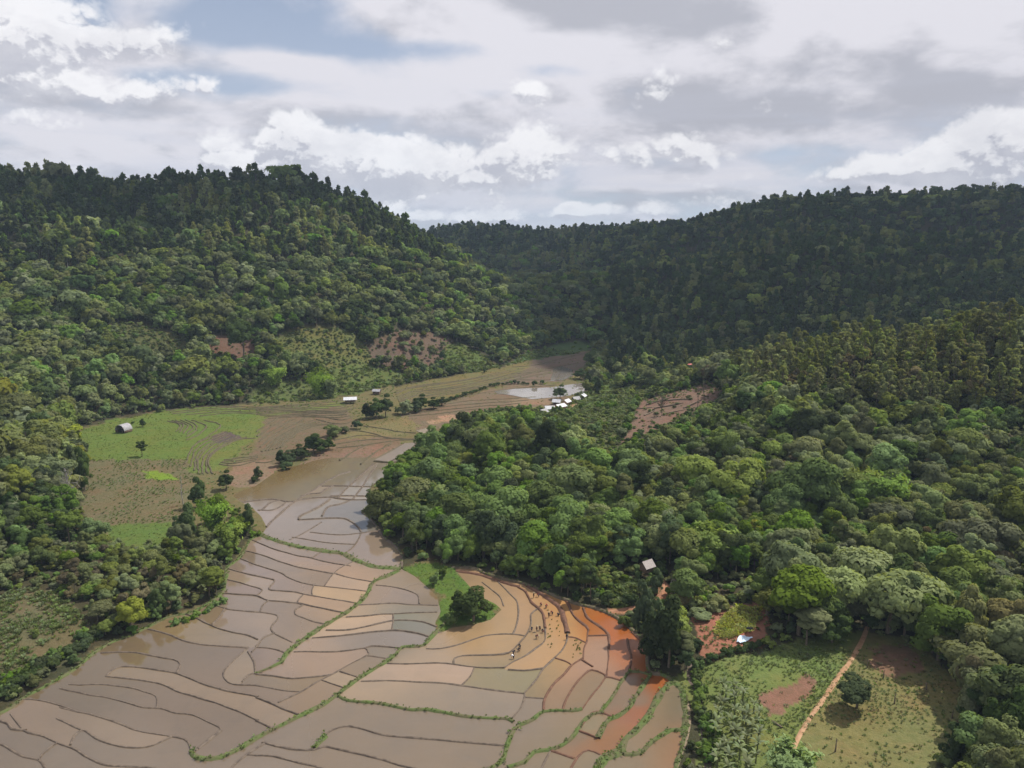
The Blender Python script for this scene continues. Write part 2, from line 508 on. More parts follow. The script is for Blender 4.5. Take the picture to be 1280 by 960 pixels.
# ------------------------------------------------------------------ land cover, outlines of the bare and planted ground
# name: (outline, colour, is it open ground without forest)
LAND = [
    ('valley', VALLEY, (0.120, 0.115, 0.050), 1),
    ('scrub', [(125, 408), (160, 403), (225, 418), (248, 447), (190, 452), (150, 432)], (0.075, 0.088, 0.032), 1),
    ('scrub', [(330, 424), (375, 410), (425, 408), (455, 425), (468, 452), (452, 474), (400, 466), (350, 452)], (0.100, 0.115, 0.036), 1),
    ('bare', [(252, 421), (318, 419), (322, 440), (300, 448), (262, 438)], (0.125, 0.080, 0.055), 1),
    ('cliff', [(462, 430), (500, 412), (560, 416), (566, 432), (556, 452), (540, 462), (480, 460), (465, 447)], (0.108, 0.082, 0.058), 0),
    ('meadow', [(553, 440), (560, 430), (575, 430), (600, 442), (622, 455), (625, 462), (590, 466), (560, 462)], (0.078, 0.112, 0.028), 1),
    ('meadow', [(405, 462), (450, 456), (480, 462), (520, 468), (505, 480), (478, 484), (440, 494), (415, 492)], (0.08, 0.115, 0.032), 1),
    ('meadow', [(330, 470), (385, 478), (430, 488), (420, 498), (330, 504), (310, 500)], (0.09, 0.12, 0.04), 1),
    ('meadow', [(635, 455), (660, 440), (720, 425), (742, 430), (735, 440), (690, 446)], (0.055, 0.10, 0.03), 1),
    ('clearing', [(792, 528), (798, 502), (845, 490), (892, 478), (905, 486), (893, 500), (868, 512), (822, 538), (800, 545), (775, 556)], (0.150, 0.105, 0.075), 1),
    ('scrub', [(700, 512), (720, 505), (745, 490), (790, 484), (840, 484), (800, 500), (786, 520), (770, 556), (790, 562), (770, 590), (735, 575), (705, 548), (690, 525)], (0.085, 0.105, 0.038), 1),
    ('meadow', [(660, 512), (690, 514), (715, 505), (735, 492), (750, 486), (760, 470), (775, 478), (760, 500), (740, 512), (700, 526)], (0.08, 0.125, 0.032), 1),
    ('meadow', [(750, 752), (768, 726), (800, 722), (803, 735), (790, 752), (770, 762)], (0.078, 0.112, 0.028), 1),
    ('soil', [(818, 740), (828, 724), (840, 735), (838, 752), (828, 760)], (0.32, 0.17, 0.095), 1),
    ('soil', [(748, 762), (775, 757), (800, 760), (780, 764), (760, 767)], (0.30, 0.16, 0.09), 1),
    ('garden', [(862, 776), (893, 768), (925, 758), (955, 750), (965, 782), (957, 802), (925, 812), (880, 826), (868, 800)], (0.26, 0.13, 0.085), 1),
    ('crop', [(845, 845), (876, 826), (957, 812), (1010, 800), (1078, 786), (1092, 800), (1003, 925), (985, 1000), (900, 1150), (860, 1150), (880, 960), (876, 890)], (0.125, 0.170, 0.050), 1),
    ('soil', [(948, 872), (975, 858), (1002, 848), (1022, 852), (1012, 866), (992, 878), (980, 895), (962, 900)], (0.19, 0.118, 0.082), 1),
    ('field', [(1078, 790), (1130, 800), (1165, 815), (1185, 838), (1212, 868), (1205, 920), (1165, 960), (1150, 1060), (985, 1060), (1003, 925)], (0.158, 0.160, 0.062), 1),
    ('soil', [(1085, 808), (1140, 812), (1160, 838), (1120, 850), (1088, 830)], (0.17, 0.115, 0.072), 1),
    ('bare', [(1262, 742), (1276, 705), (1300, 690), (1300, 790), (1268, 780)], (0.42, 0.23, 0.14), 1),
    ('weeds', [(-120, 745), (0, 742), (40, 735), (75, 742), (110, 775), (132, 795), (100, 818), (0, 862), (-120, 915)], (0.100, 0.098, 0.050), 1),
    ('bare', [(-10, 600), (16, 590), (18, 606), (-10, 616)], (0.34, 0.17, 0.10), 1),
    ('soil', [(742, 420), (765, 417), (772, 425), (750, 427)], (0.26, 0.10, 0.06), 1),
    # patches of the valley floor
    ('lime', [(86, 544), (140, 524), (210, 513), (265, 508), (330, 512), (322, 530), (300, 545), (262, 560), (232, 572), (180, 577), (108, 574)], (0.094, 0.142, 0.028), 1),
    ('terrace', [(225, 575), (262, 556), (322, 520), (430, 502), (432, 510), (350, 528), (300, 560), (275, 590), (232, 592)], (0.108, 0.142, 0.034), 1),
    ('crop', [(106, 574), (232, 574), (240, 600), (235, 648), (215, 655), (130, 657), (104, 640), (108, 600)], (0.118, 0.112, 0.058), 1),
    ('lime', [(128, 659), (215, 651), (222, 662), (212, 688), (150, 690)], (0.084, 0.135, 0.030), 1),
    ('lime', [(178, 589), (214, 590), (220, 599), (186, 599)], (0.13, 0.22, 0.025), 1),
    ('mudflat', [(333, 521), (400, 512), (432, 508), (446, 532), (405, 558), (342, 588), (300, 590), (312, 570), (322, 545)], (0.125, 0.103, 0.062), 1),
    ('mudflat', [(264, 548), (283, 539), (303, 547), (288, 552), (268, 552)], (0.085, 0.07, 0.065), 1),
    ('mudflat', [(288, 580), (335, 575), (348, 588), (335, 604), (300, 612), (285, 606)], (0.175, 0.135, 0.088), 1),
    ('terrace', [(494, 486), (512, 480), (575, 469), (640, 456), (740, 438), (738, 448), (640, 474), (600, 488), (556, 500), (522, 512), (500, 508)], (0.125, 0.118, 0.045), 1),
    ('mudflat', [(500, 518), (545, 506), (590, 494), (640, 480), (680, 480), (712, 498), (690, 510), (640, 513), (596, 518), (562, 532), (540, 538), (522, 536), (505, 530)], (0.140, 0.112, 0.070), 1),
    ('mudflat', [(668, 450), (690, 446), (732, 440), (732, 452), (718, 470), (700, 478), (625, 480), (645, 470), (660, 460)], (0.13, 0.105, 0.075), 1),
    ('mudflat', [(532, 527), (562, 519), (572, 524), (545, 531)], (0.26, 0.185, 0.115), 1),
    ('mudflat', [(640, 500), (692, 492), (690, 503), (650, 508), (638, 508)], (0.19, 0.145, 0.09), 1),
    ('terrace', [(425, 545), (470, 532), (508, 520), (525, 532), (505, 542), (470, 548), (430, 552)], (0.15, 0.135, 0.06), 1),
    ('mudflat', [(418, 552), (470, 545), (500, 546), (500, 556), (470, 572), (425, 576), (395, 572)], (0.135, 0.105, 0.064), 1),
    ('mudflat', [(380, 577), (395, 566), (500, 556), (541, 556), (500, 575), (380, 590)], (0.165, 0.118, 0.080), 1),
    ('lime', [(500, 588), (508, 576), (516, 571), (520, 580), (510, 592)], (0.13, 0.30, 0.03), 1),
    ('lime', SPIT, (0.072, 0.130, 0.024), 1),
]


def land_index(px, py, jitter=None):
    idx = np.full(np.shape(px), -1)
    x, y = (px, py) if jitter is None else (px + jitter[0], py + jitter[1])
    for i, (nm, poly, c, o) in enumerate(LAND):
        xs = [p[0] for p in poly]; ys = [p[1] for p in poly]
        b = (x > min(xs)) & (x < max(xs)) & (y > min(ys)) & (y < max(ys))
        if b.any():
            k = np.zeros(np.shape(px), bool)
            k[b] = in_poly(x[b], y[b], poly)
            idx[k] = i
    return idx


# ------------------------------------------------------------------ the ground: one sheet out past the horizon
NA, NR = 760, 620
az_ = np.linspace(R(-68), R(68), NA)
rr_ = np.geomspace(60, 4200, NR)
AZ, RR = np.meshgrid(az_, rr_)
GX, GY = RR * np.sin(AZ), RR * np.cos(AZ)
GZ = height(GX, GY)
PX, PY, PD = project(GX, GY, GZ)
jx = (vnoise(GX, GY, 7, 11) - .5) * 13 * 200 / np.maximum(RR, 60) + (vnoise(GX, GY, 2.2, 12) - .5) * 7 * 200 / np.maximum(RR, 60)
jy = (vnoise(GX, GY, 7, 13) - .5) * 8 * 200 / np.maximum(RR, 60) + (vnoise(GX, GY, 2.2, 14) - .5) * 5 * 200 / np.maximum(RR, 60)
LI = land_index(PX, PY, (jx, jy))
base = np.empty(GX.shape + (3,), np.float32)
base[:] = (0.045, 0.048, 0.024)
hillmix = vnoise(GX, GY, 30, 21)[..., None]
base = base * (1 - 0.35 * hillmix) + np.array((0.07, 0.06, 0.035)) * 0.35 * hillmix
for i, (nm, poly, c, o) in enumerate(LAND):
    base[LI == i] = c
hidden_run = np.maximum.accumulate(np.arctan2(GZ - CAM_H, RR), axis=0)      # skyline of the ground seen from here, ring by ring


def _ground(N):
    at = N.new('ShaderNodeAttribute'); at.attribute_name = 'tint'
    co = N.new('ShaderNodeTexCoord').outputs['Object']
    n1 = N.noise(co, 0.06, 6, 0.6); n2 = N.noise(co, 0.6, 5, 0.65); n3 = N.noise(co, 2.5, 4, 0.65)
    n4 = N.noise(co, 0.17, 5, 0.62)
    c = N.mix(N.ss(n1, 0.3, 0.7, 0.0, 0.5), at.outputs['Color'], N.mix(1.0, at.outputs['Color'], (1.25, 0.85, 0.75), 'MULTIPLY'))
    c = N.mix(N.ss(n4, 0.45, 0.68, 0.0, 0.45), c, N.mix(1.0, c, (1.3, 0.95, 1.15), 'MULTIPLY'))
    c = N.mix(N.ss(n2, 0.42, 0.62, 0.0, 0.45), c, N.mix(1.0, c, (0.6, 0.72, 0.6), 'MULTIPLY'))
    c = N.mix(N.ss(n3, 0.5, 0.7, 0.0, 0.45), c, N.mix(1.0, c, (1.45, 1.35, 1.3), 'MULTIPLY'))
    return principled(N, c, 0.95, N.m('ADD', n2, N.m('MULTIPLY', n3, 0.4)), 0.8, 0.5, 0.15)


ii = (np.arange(NR - 1)[:, None] * NA + np.arange(NA - 1)[None, :]).ravel()
gf = np.stack([ii, ii + 1, ii + NA + 1, ii + NA], 1)
me = mesh_from('ground', np.stack([GX, GY, GZ], -1).reshape(-1, 3), gf[:, ::-1].copy(), [material('ground_cover', _ground)], smooth=True)
set_color(me, base.reshape(-1, 3))
tag(link('ground', me), kind='structure')


def _sample(G, X, Y):
    az = np.arctan2(X, Y); r = np.hypot(X, Y)
    u = np.clip((az - az_[0]) / (az_[1] - az_[0]), 0, NA - 1.001)
    v = np.clip(np.log(np.maximum(r, 60) / 60) / math.log(rr_[1] / rr_[0]), 0, NR - 1.001)
    i, j = v.astype(int), u.astype(int)
    f, g = v - i, u - j
    return (G[i, j] * (1 - f) + G[i + 1, j] * f) * (1 - g) + (G[i, j + 1] * (1 - f) + G[i + 1, j + 1] * f) * g


def gz(X, Y):
    return _sample(GZ, np.asarray(X, float), np.asarray(Y, float))


def on_ground(px, py):
    """where the sight line through a picture point first meets the ground"""
    a, b, c = ray(px, py)
    d = math.hypot(a, b)
    az = math.atan2(a, b)
    j = int(np.clip((az - az_[0]) / (az_[1] - az_[0]), 0, NA - 1))
    el = math.atan2(c, d)
    e = hidden_run[:, j]
    k = int(np.searchsorted(e, el))
    k = min(max(k, 1), NR - 1)
    e0, e1 = e[k - 1], e[k]
    t = 0 if e1 <= e0 else (el - e0) / (e1 - e0)
    r = rr_[k - 1] + (rr_[k] - rr_[k - 1]) * min(max(t, 0), 1)
    X, Y = r * math.sin(az), r * math.cos(az)
    return X, Y, float(gz(X, Y))


# ------------------------------------------------------------------ earth bunds between the flooded fields
A_, F_, G_, C_, E_, B_, H_, I_ = (240, 560), (320, 720), (0, 720), (500, 680), (640, 720), (320, 400), (640, 400), (0, 400)
THIN = [
    (A_, [(255, 270), (320, 262), (410, 256), (470, 268), (510, 265), (600, 250), (690, 245), (720, 250), (800, 258), (880, 258)]),
    (A_, [(330, 310), (350, 310), (390, 275), (440, 262), (470, 268), (440, 295), (400, 310), (350, 310)]),
    (A_, [(370, 395), (420, 345), (490, 285), (520, 262), (600, 215), (650, 180), (720, 140), (790, 118)]),
    (A_, [(650, 190), (760, 190), (840, 192), (890, 192)]), (A_, [(730, 250), (770, 205), (830, 150), (890, 95), (910, 80)]), (A_, [(800, 258), (850, 195), (890, 130), (920, 90)]),
    (A_, [(545, 238), (600, 228), (640, 226), (670, 205), (712, 188)]), (A_, [(690, 240), (780, 238), (870, 240)]),
    (A_, [(535, 358), (540, 340), (590, 315), (640, 290), (690, 255)]), (A_, [(650, 340), (680, 295), (740, 280), (790, 262)]),
    (A_, [(648, 370), (600, 400), (540, 435), (490, 458)]), (A_, [(590, 420), (680, 430), (760, 433), (845, 424), (920, 410)]),
    (A_, [(500, 445), (600, 460), (700, 475), (815, 480)]), (A_, [(845, 420), (830, 460), (800, 500), (770, 522)]),
    (A_, [(300, 458), (400, 500), (520, 535), (600, 550), (680, 570), (795, 590)]),
    (A_, [(262, 512), (340, 530), (450, 570), (560, 600), (700, 625), (725, 625)]), (A_, [(240, 550), (330, 585), (440, 620), (480, 645), (540, 670), (610, 685), (660, 690), (750, 700), (870, 715)]),
    (A_, [(800, 570), (740, 600), (700, 635), (660, 690)]), (A_, [(720, 630), (800, 650), (900, 668)]), (A_, [(640, 522), (600, 548)]), (A_, [(610, 685), (600, 710), (600, 735)]),
    (A_, [(172, 600), (240, 620), (330, 640), (400, 655), (410, 665), (385, 705), (440, 712), (520, 720), (560, 730), (640, 745), (740, 760), (825, 777)]),
    (A_, [(170, 655), (230, 670), (300, 690), (350, 710), (320, 738)]), (A_, [(140, 725), (260, 732), (320, 738), (380, 760), (460, 768), (530, 775), (600, 790), (700, 810), (755, 822)]),
    (A_, [(560, 730), (535, 755), (530, 775), (555, 785), (520, 805), (515, 830), (560, 850), (620, 870), (665, 882)]),
    (A_, [(90, 775), (165, 800), (240, 812), (340, 820), (430, 840), (400, 890), (400, 915), (440, 940), (500, 970)]), (A_, [(380, 762), (350, 790), (340, 820)]), (A_, [(165, 800), (130, 850), (100, 880)]),
    (A_, [(-60, 825), (0, 840), (60, 870), (130, 900), (200, 920), (280, 935), (330, 955)]),
    (A_, [(920, 685), (1010, 695), (1080, 712), (1130, 735), (1135, 780)]), (A_, [(830, 785), (920, 780), (1010, 775), (1100, 782), (1230, 785)]),
    (A_, [(770, 845), (860, 840), (950, 830), (1010, 828), (1100, 822), (1225, 820)]), (A_, [(1005, 830), (1005, 862), (1000, 912)]),
    (A_, [(670, 910), (760, 910), (860, 895), (940, 875), (1010, 862), (1100, 862), (1160, 870), (1225, 895)]), (A_, [(600, 948), (720, 940), (840, 925), (960, 912), (1040, 912), (1130, 925), (1195, 945)]),
    (F_, [(190, 378), (300, 378), (400, 378), (480, 370), (545, 360), (560, 380), (555, 395), (470, 440), (380, 490), (300, 530), (230, 575), (110, 630)]), (F_, [(545, 360), (580, 350), (640, 352), (715, 358)]),
    (F_, [(550, 395), (600, 402), (660, 414)]), (F_, [(0, 355), (60, 360), (120, 372), (150, 388)]), (F_, [(0, 490), (90, 500), (180, 512), (270, 505), (355, 495), (380, 490)]), (F_, [(0, 545), (80, 560), (160, 575), (225, 578)]),
    (F_, [(0, 605), (70, 630), (130, 660), (210, 692)]), (F_, [(330, 518), (390, 540), (440, 558)]), (F_, [(0, 720), (60, 750), (80, 765)]), (F_, [(420, 475), (500, 502)]),
    (F_, [(30, 830), (100, 850), (200, 868), (290, 868), (340, 850), (420, 868), (540, 895), (640, 920), (720, 945), (800, 965), (900, 1010)]), (F_, [(290, 855), (330, 810), (380, 770), (440, 750), (500, 755), (600, 785), (700, 800), (840, 810), (1000, 825), (1120, 838), (1250, 848)]),
    (F_, [(-40, 890), (0, 895), (80, 900), (180, 925), (260, 940), (330, 960), (420, 1010)]), (F_, [(655, 438), (760, 440), (860, 435), (960, 437), (1060, 450), (1150, 458), (1240, 458)]),
    (F_, [(525, 525), (650, 522), (800, 528), (930, 535), (1050, 550), (1180, 568), (1280, 580), (1335, 588)]), (F_, [(1090, 458), (1070, 500), (1030, 545)]), (F_, [(850, 362), (920, 362), (1000, 345), (1080, 318), (1150, 298), (1220, 290), (1300, 292), (1350, 300)]),
    (F_, [(985, 437), (990, 410), (1030, 397), (1100, 395), (1200, 393), (1260, 382)]),
    (F_, [(10, 340), (0, 350)]), (F_, [(-20, 380), (10, 345), (40, 305), (90, 285)]),
    (G_, [(740, 265), (840, 290), (900, 315), (1000, 340), (1100, 348), (1240, 358)]), (G_, [(1240, 358), (1210, 385), (1150, 440), (1115, 485), (1130, 520), (1170, 540), (1280, 545)]),
    (G_, [(1210, 528), (1240, 495), (1280, 482), (1310, 484)]), (G_, [(1238, 378), (1270, 430), (1278, 484)]), (G_, [(505, 384), (600, 380), (700, 385), (800, 405), (870, 418), (900, 440), (880, 485)]),
    (G_, [(530, 500), (560, 470), (600, 452), (700, 455), (800, 470), (880, 485), (960, 515), (1050, 550), (1150, 575), (1290, 602)]), (G_, [(530, 500), (640, 512), (740, 525), (820, 545), (900, 580), (1000, 610), (1100, 640), (1200, 680), (1290, 722)]),
    (G_, [(345, 540), (400, 545), (460, 540), (540, 545), (640, 555), (720, 575), (780, 600), (785, 658)]), (G_, [(300, 560), (430, 590), (520, 605), (620, 630), (720, 655), (800, 660), (880, 685), (960, 695), (1040, 730), (1105, 770), (1040, 820), (980, 872)]),
    (G_, [(300, 655), (390, 680), (470, 695), (560, 725), (640, 755), (720, 780), (780, 790), (850, 800), (920, 815), (950, 845), (960, 880)]), (G_, [(100, 615), (180, 620), (280, 640), (390, 680)]),
    (G_, [(50, 690), (120, 770), (200, 795), (290, 832), (380, 870), (450, 910), (540, 945), (640, 950), (780, 960), (900, 985)]), (G_, [(290, 832), (250, 860), (215, 890), (195, 920)]), (G_, [(-60, 820), (0, 840), (60, 870), (120, 905), (190, 920), (240, 970), (330, 1020)]),
    (G_, [(350, 845), (370, 800), (410, 770), (440, 785), (500, 820), (600, 850), (700, 858), (770, 845), (830, 815), (860, 802)]), (G_, [(280, 712), (340, 740), (410, 770)]), (G_, [(-20, 718), (40, 740), (60, 765), (130, 770)]),
    (G_, [(1120, 1000), (1160, 955), (1230, 895), (1300, 850), (1330, 830)]), (G_, [(1230, 892), (1290, 897)]),
    (C_, [(410, 190), (460, 230), (500, 265), (517, 310)]), (C_, [(490, 190), (540, 240), (580, 280), (590, 320), (588, 370), (582, 410), (560, 452)]), (C_, [(685, 325), (655, 350), (655, 400), (630, 455), (590, 500), (540, 545), (480, 552), (400, 555)]),
    (C_, [(725, 420), (722, 480), (680, 520), (620, 560), (560, 590), (520, 618)]), (C_, [(838, 440), (830, 490), (800, 540), (770, 570), (715, 620), (680, 680), (620, 745)]),
    (C_, [(540, 628), (620, 632), (680, 625), (715, 620)]), (C_, [(915, 570), (860, 605), (820, 650), (760, 710), (725, 770), (720, 832)]), (C_, [(942, 430), (935, 480), (920, 520), (915, 575)]),
    (C_, [(840, 465), (880, 470), (925, 492)]), (C_, [(940, 458), (1040, 455)]), (C_, [(775, 568), (830, 585), (858, 604)]), (C_, [(912, 578), (965, 612)]), (C_, [(1030, 665), (1020, 650), (960, 628), (920, 650), (860, 720), (820, 800), (812, 832)]),
    (C_, [(1030, 665), (1060, 668), (1112, 684)]), (C_, [(1030, 665), (990, 720), (950, 770), (908, 826)]), (C_, [(618, 765), (724, 770)]), (C_, [(622, 745), (620, 765), (600, 820), (560, 872)]), (C_, [(1045, 520), (1040, 590), (1032, 665)]),
    (C_, [(870, 958), (910, 900), (960, 845), (1002, 838), (1060, 862)]), (E_, [(330, 770), (380, 790), (428, 812)]), (E_, [(180, 868), (250, 890), (310, 912)]), (E_, [(190, 875), (160, 930), (130, 1000)]), (E_, [(270, 1000), (330, 900), (380, 870), (440, 892)]),
    (F_, [(1250, 1000), (1180, 955), (1080, 985)]), (F_, [(-320, 1060), (-100, 1030), (150, 1080), (400, 1120), (700, 1160), (1100, 1200)]), (F_, [(-700, 1180), (-300, 1190), (200, 1240)]), (E_, [(-60, 1050), (60, 1000), (180, 1060), (400, 1080)]),
]
THICK = [   # taller earth banks between terraces of the red-earth corner
    (C_, [(590, 215), (630, 240), (655, 290), (690, 320), (715, 350), (725, 420)], .9), (C_, [(620, 200), (690, 240), (760, 285), (800, 320), (820, 380), (838, 445)], 1.3),
    (C_, [(740, 240), (830, 285), (860, 340), (880, 370), (930, 410), (942, 432)], .8), (C_, [(915, 320), (940, 370), (1000, 410), (1040, 450), (1045, 520)], .8),
    (C_, [(280, 135), (380, 150), (470, 178), (560, 205), (600, 212)], 1.1), (C_, [(1135, 475), (1145, 520), (1155, 570), (1145, 640)], .7), (C_, [(1160, 440), (1222, 505), (1240, 580), (1245, 645)], .9),
    (A_, [(535, 358), (600, 355), (680, 350), (760, 352), (800, 370), (830, 395), (845, 420)], .8), (G_, [(1105, 770), (1040, 820), (990, 862)], .7),
]
GRASSY = [  # wide, overgrown bunds: outline, width in metres
    (A_, [(330, 425), (400, 455), (520, 490), (640, 510), (760, 530), (820, 560), (900, 590), (1000, 600), (1045, 600)], 2.3),
    (A_, [(1030, 612), (960, 645), (905, 670), (880, 720), (830, 780), (740, 840), (640, 900), (560, 955), (510, 990), (470, 1030), (450, 1070)], 1.5), (F_, [(130, 430), (70, 460), (5, 485)], 0.8),
    (F_, [(965, 215), (920, 260), (880, 300), (840, 345), (790, 352), (730, 355), (700, 390), (650, 430), (580, 470), (500, 520), (430, 575), (370, 620), (300, 660), (200, 710), (100, 760), (0, 810), (-80, 860), (-180, 905), (-260, 912), (-310, 895), (-325, 870)], 1.25),
    (F_, [(400, 585), (440, 615), (520, 630), (620, 635), (700, 655), (780, 670), (850, 668), (940, 682), (1040, 700), (1150, 710), (1230, 712), (1265, 718), (1290, 728)], 0.9),
    (F_, [(290, 858), (320, 830), (345, 800)], 1.6), (F_, [(1320, 745), (1290, 765), (1265, 810), (1250, 860), (1235, 910), (1200, 945), (1150, 975)], 1.1),
    (C_, [(600, 905), (660, 880), (715, 840), (790, 832), (860, 835), (910, 825)], 0.9), (C_, [(1145, 638), (1100, 700), (1050, 780), (1000, 838)], 0.8), (C_, [(1145, 638), (1200, 640), (1250, 655)], 0.8),
    (C_, [(1255, 650), (1220, 700), (1180, 760), (1140, 820), (1080, 865), (1040, 880), (1010, 920), (990, 970)], 1.1), (E_, [(-20, 955), (60, 930), (110, 880), (180, 868), (260, 840), (320, 780), (350, 730), (400, 690), (445, 682)], 0.9),
    (E_, [(420, 975), (465, 915), (540, 880), (565, 815), (620, 770), (680, 700), (725, 620), (770, 550), (795, 533)], 1.6), (E_, [(400, 1000), (440, 920), (480, 890), (530, 868)], 1.3), (E_, [(560, 892), (640, 885), (720, 812), (790, 770), (860, 770)], 1.3),
    (A_, [(850, 322), (880, 292), (902, 268)], .8), (B_, [(690, 760), (760, 700), (820, 640), (880, 630)], 1.2),
]
shore_lines = [SHORE_W[1:], SHORE_E]


def bund_mesh(pts_w, width, hgt, zs, mats, wob=0.12, seed=0):
    P = catmull(pts_w, 1.1)
    n = len(P)
    T = np.gradient(P, axis=0); T /= np.linalg.norm(T, axis=1)[:, None] + 1e-9
    Nn = np.stack([-T[:, 1], T[:, 0]], 1)
    rs = np.random.default_rng(seed)
    w = width * (1 + 0.42 * (vnoise(P[:, 0], P[:, 1], 2.0, seed) - .5) * 2)
    off = wob * (vnoise(P[:, 0], P[:, 1], 3.1, seed + 3) - .5) * 2
    C = P + Nn * off[:, None]
    h = hgt * (0.8 + 0.4 * vnoise(P[:, 0], P[:, 1], 1.7, seed + 5))
    rows = []
    for s, zf in ((-.72, -1), (-.36, .75), (0, 1.0), (.34, .8), (.72, -1)):
        q = C + Nn * (w * s)[:, None]
        z = np.where(zf < 0, zs - 0.35, zs + h * zf)
        rows.append(np.column_stack([q, z]))
    Vv = np.stack(rows, 1).reshape(-1, 3)
    i = (np.arange(n - 1)[:, None] * 5 + np.arange(4)[None, :]).ravel()
    f = np.stack([i, i + 1, i + 6, i + 5], 1)
    return mesh_from('earth_bund', Vv, f, mats, smooth=True), C


GRASS_PTS = []
def add_bund(origin, pts, width, hgt, mat, grass=0, z0=0.0, wob=.12):
    w_ = [at_z(x, y, z0 + 0.1)[:2] for x, y in (V(*origin, pts) if origin else pts)]
    me_, C = bund_mesh(w_, width, hgt, z0, [M[mat]], wob, seed=len(bpy.data.meshes))
    o = link('earth_bund', me_)
    tag(o, kind='structure')
    if grass:
        for c in C:
            for _ in range(grass):
                GRASS_PTS.append((c[0] + random.gauss(0, width * .33), c[1] + random.gauss(0, width * .33), z0 + hgt * .7))


M['step_mud'] = grainy('bank_mud', (.10, .075, .05), (.17, .14, .085), 1.0, .95, .5)
for org, pts in THIN:
    cxm = sum(p[0] for p in V(*org, pts)) / len(pts); cym = sum(p[1] for p in V(*org, pts)) / len(pts)
    red = cxm > 690 and cym > 730
    add_bund(org, pts, (0.72 if cym < 662 else 0.36) + .12 * random.random(), (0.32 if cym < 662 else 0.18) + .1 * random.random(), 'red_mud' if red else 'mud')
for org, pts, w_ in THICK: add_bund(org, pts, w_ * 0.85, w_ * 0.42, 'red_mud' if org == C_ else 'mud')
for org, pts, w_ in GRASSY: add_bund(org, pts, w_ * .82, 0.38, 'bund_grass', grass=2 if w_ > 1 else 1)
add_bund(None, SHORE_W[1:], 1.0, 0.3, 'bund_grass', grass=2)
add_bund(None, SHORE_E, 0.9, 0.35, 'mud', grass=1)
add_bund(None, RIM[:15], 0.9, 0.6, 'step_mud', grass=2)
add_bund(None, RIM[14:], 1.2, 0.4, 'bund_grass', grass=3)
# low terrace steps of the drained fields further up the valley
STEPS = [
    (B_, [(0, 455), (100, 450), (250, 450), (420, 455), (500, 440)]), (B_, [(0, 474), (150, 465), (300, 468), (440, 470)]), (B_, [(0, 437), (200, 425), (380, 410), (440, 402)]), (B_, [(60, 492), (200, 485), (330, 487), (430, 500), (485, 482)]), (B_, [(300, 498), (420, 520), (500, 500)]),
    (B_, [(0, 560), (60, 520), (110, 488)]), (B_, [(30, 660), (90, 600), (190, 540), (290, 500)]), (B_, [(120, 640), (200, 570), (300, 530), (400, 520)]), (B_, [(0, 712), (60, 712), (120, 690), (240, 640)]),
    (B_, [(700, 372), (760, 345), (900, 325), (1060, 300), (1200, 272), (1280, 245)]), (B_, [(705, 392), (790, 360), (950, 340), (1100, 312), (1280, 268), (1400, 240)]), (B_, [(715, 410), (820, 375), (980, 352), (1130, 325), (1280, 285), (1450, 250)]), (B_, [(740, 428), (850, 392), (1000, 365), (1150, 335), (1290, 300), (1500, 262)]), (B_, [(700, 355), (800, 330), (1000, 305), (1150, 280)]),
    (B_, [(390, 585), (470, 555), (560, 562), (650, 588), (700, 590)]), (B_, [(540, 530), (640, 545), (720, 560), (800, 565)]), (B_, [(400, 640), (520, 630), (650, 610), (760, 600), (860, 600)]), (B_, [(420, 700), (500, 650), (560, 625)]), (B_, [(520, 720), (600, 660), (680, 615)]), (B_, [(590, 705), (680, 712), (740, 690), (800, 640), (860, 625)]),
    (B_, [(760, 480), (900, 470), (1050, 450), (1200, 440), (1280, 430)]), (B_, [(900, 430), (1060, 405), (1250, 395), (1400, 385)]), (B_, [(1000, 400), (1100, 370), (1280, 345), (1500, 325)]),
    (I_, [(830, 455), (930, 440), (1100, 432), (1280, 436)]), (I_, [(860, 470), (1000, 455), (1150, 448), (1290, 450)]), (I_, [(1000, 480), (1150, 466), (1290, 470)]), (I_, [(840, 505), (900, 525), (880, 560)]), (I_, [(900, 500), (965, 530), (930, 572)]), (I_, [(960, 500), (1030, 530), (990, 575), (930, 600)]), (I_, [(1020, 500), (1100, 525), (1050, 575), (990, 610)]),
    (I_, [(1120, 700), (1200, 690), (1290, 680)]), (I_, [(1100, 720), (1180, 730), (1280, 705)]), (I_, [(930, 720), (960, 640), (1020, 600), (1120, 560)]), (I_, [(1060, 770), (1040, 700), (1090, 650), (1190, 600), (1280, 590)]), (I_, [(995, 770), (990, 700), (1050, 630), (1150, 580)]),
    (H_, [(0, 270), (100, 262), (200, 240), (330, 215)]), (H_, [(0, 300), (80, 300), (190, 300), (250, 290)]), (H_, [(0, 235), (120, 225), (260, 190), (370, 165)]),
]
def between(a, b, n):
    """extra steps fanned between two neighbouring ones"""
    def rs_(l):
        q = np.array(l, float); d = np.r_[0, np.cumsum(np.hypot(*np.diff(q, axis=0).T))]; t = np.linspace(0, d[-1], 7)
        return np.column_stack([np.interp(t, d, q[:, 0]), np.interp(t, d, q[:, 1])])
    A2, B2 = rs_(a), rs_(b)
    return [list(map(tuple, A2 * (1 - k / (n + 1)) + B2 * (k / (n + 1)) + RNG.normal(0, 1.2, A2.shape))) for k in range(1, n + 1)]
for i_, j_, n_ in ((0, 1, 2), (0, 2, 3), (1, 3, 2), (5, 6, 3), (6, 7, 4), (9, 10, 1), (10, 11, 2), (11, 12, 2), (13, 9, 1), (20, 21, 2), (14, 16, 2), (23, 24, 1), (24, 25, 1), (26, 27, 2), (27, 28, 1), (30, 31, 2), (32, 34, 2), (34, 33, 2)):
    if i_ < len(STEPS) and j_ < len(STEPS) and STEPS[i_][0] == STEPS[j_][0]:
        for l_ in between(STEPS[i_][1], STEPS[j_][1], n_): STEPS.append((STEPS[i_][0], l_))
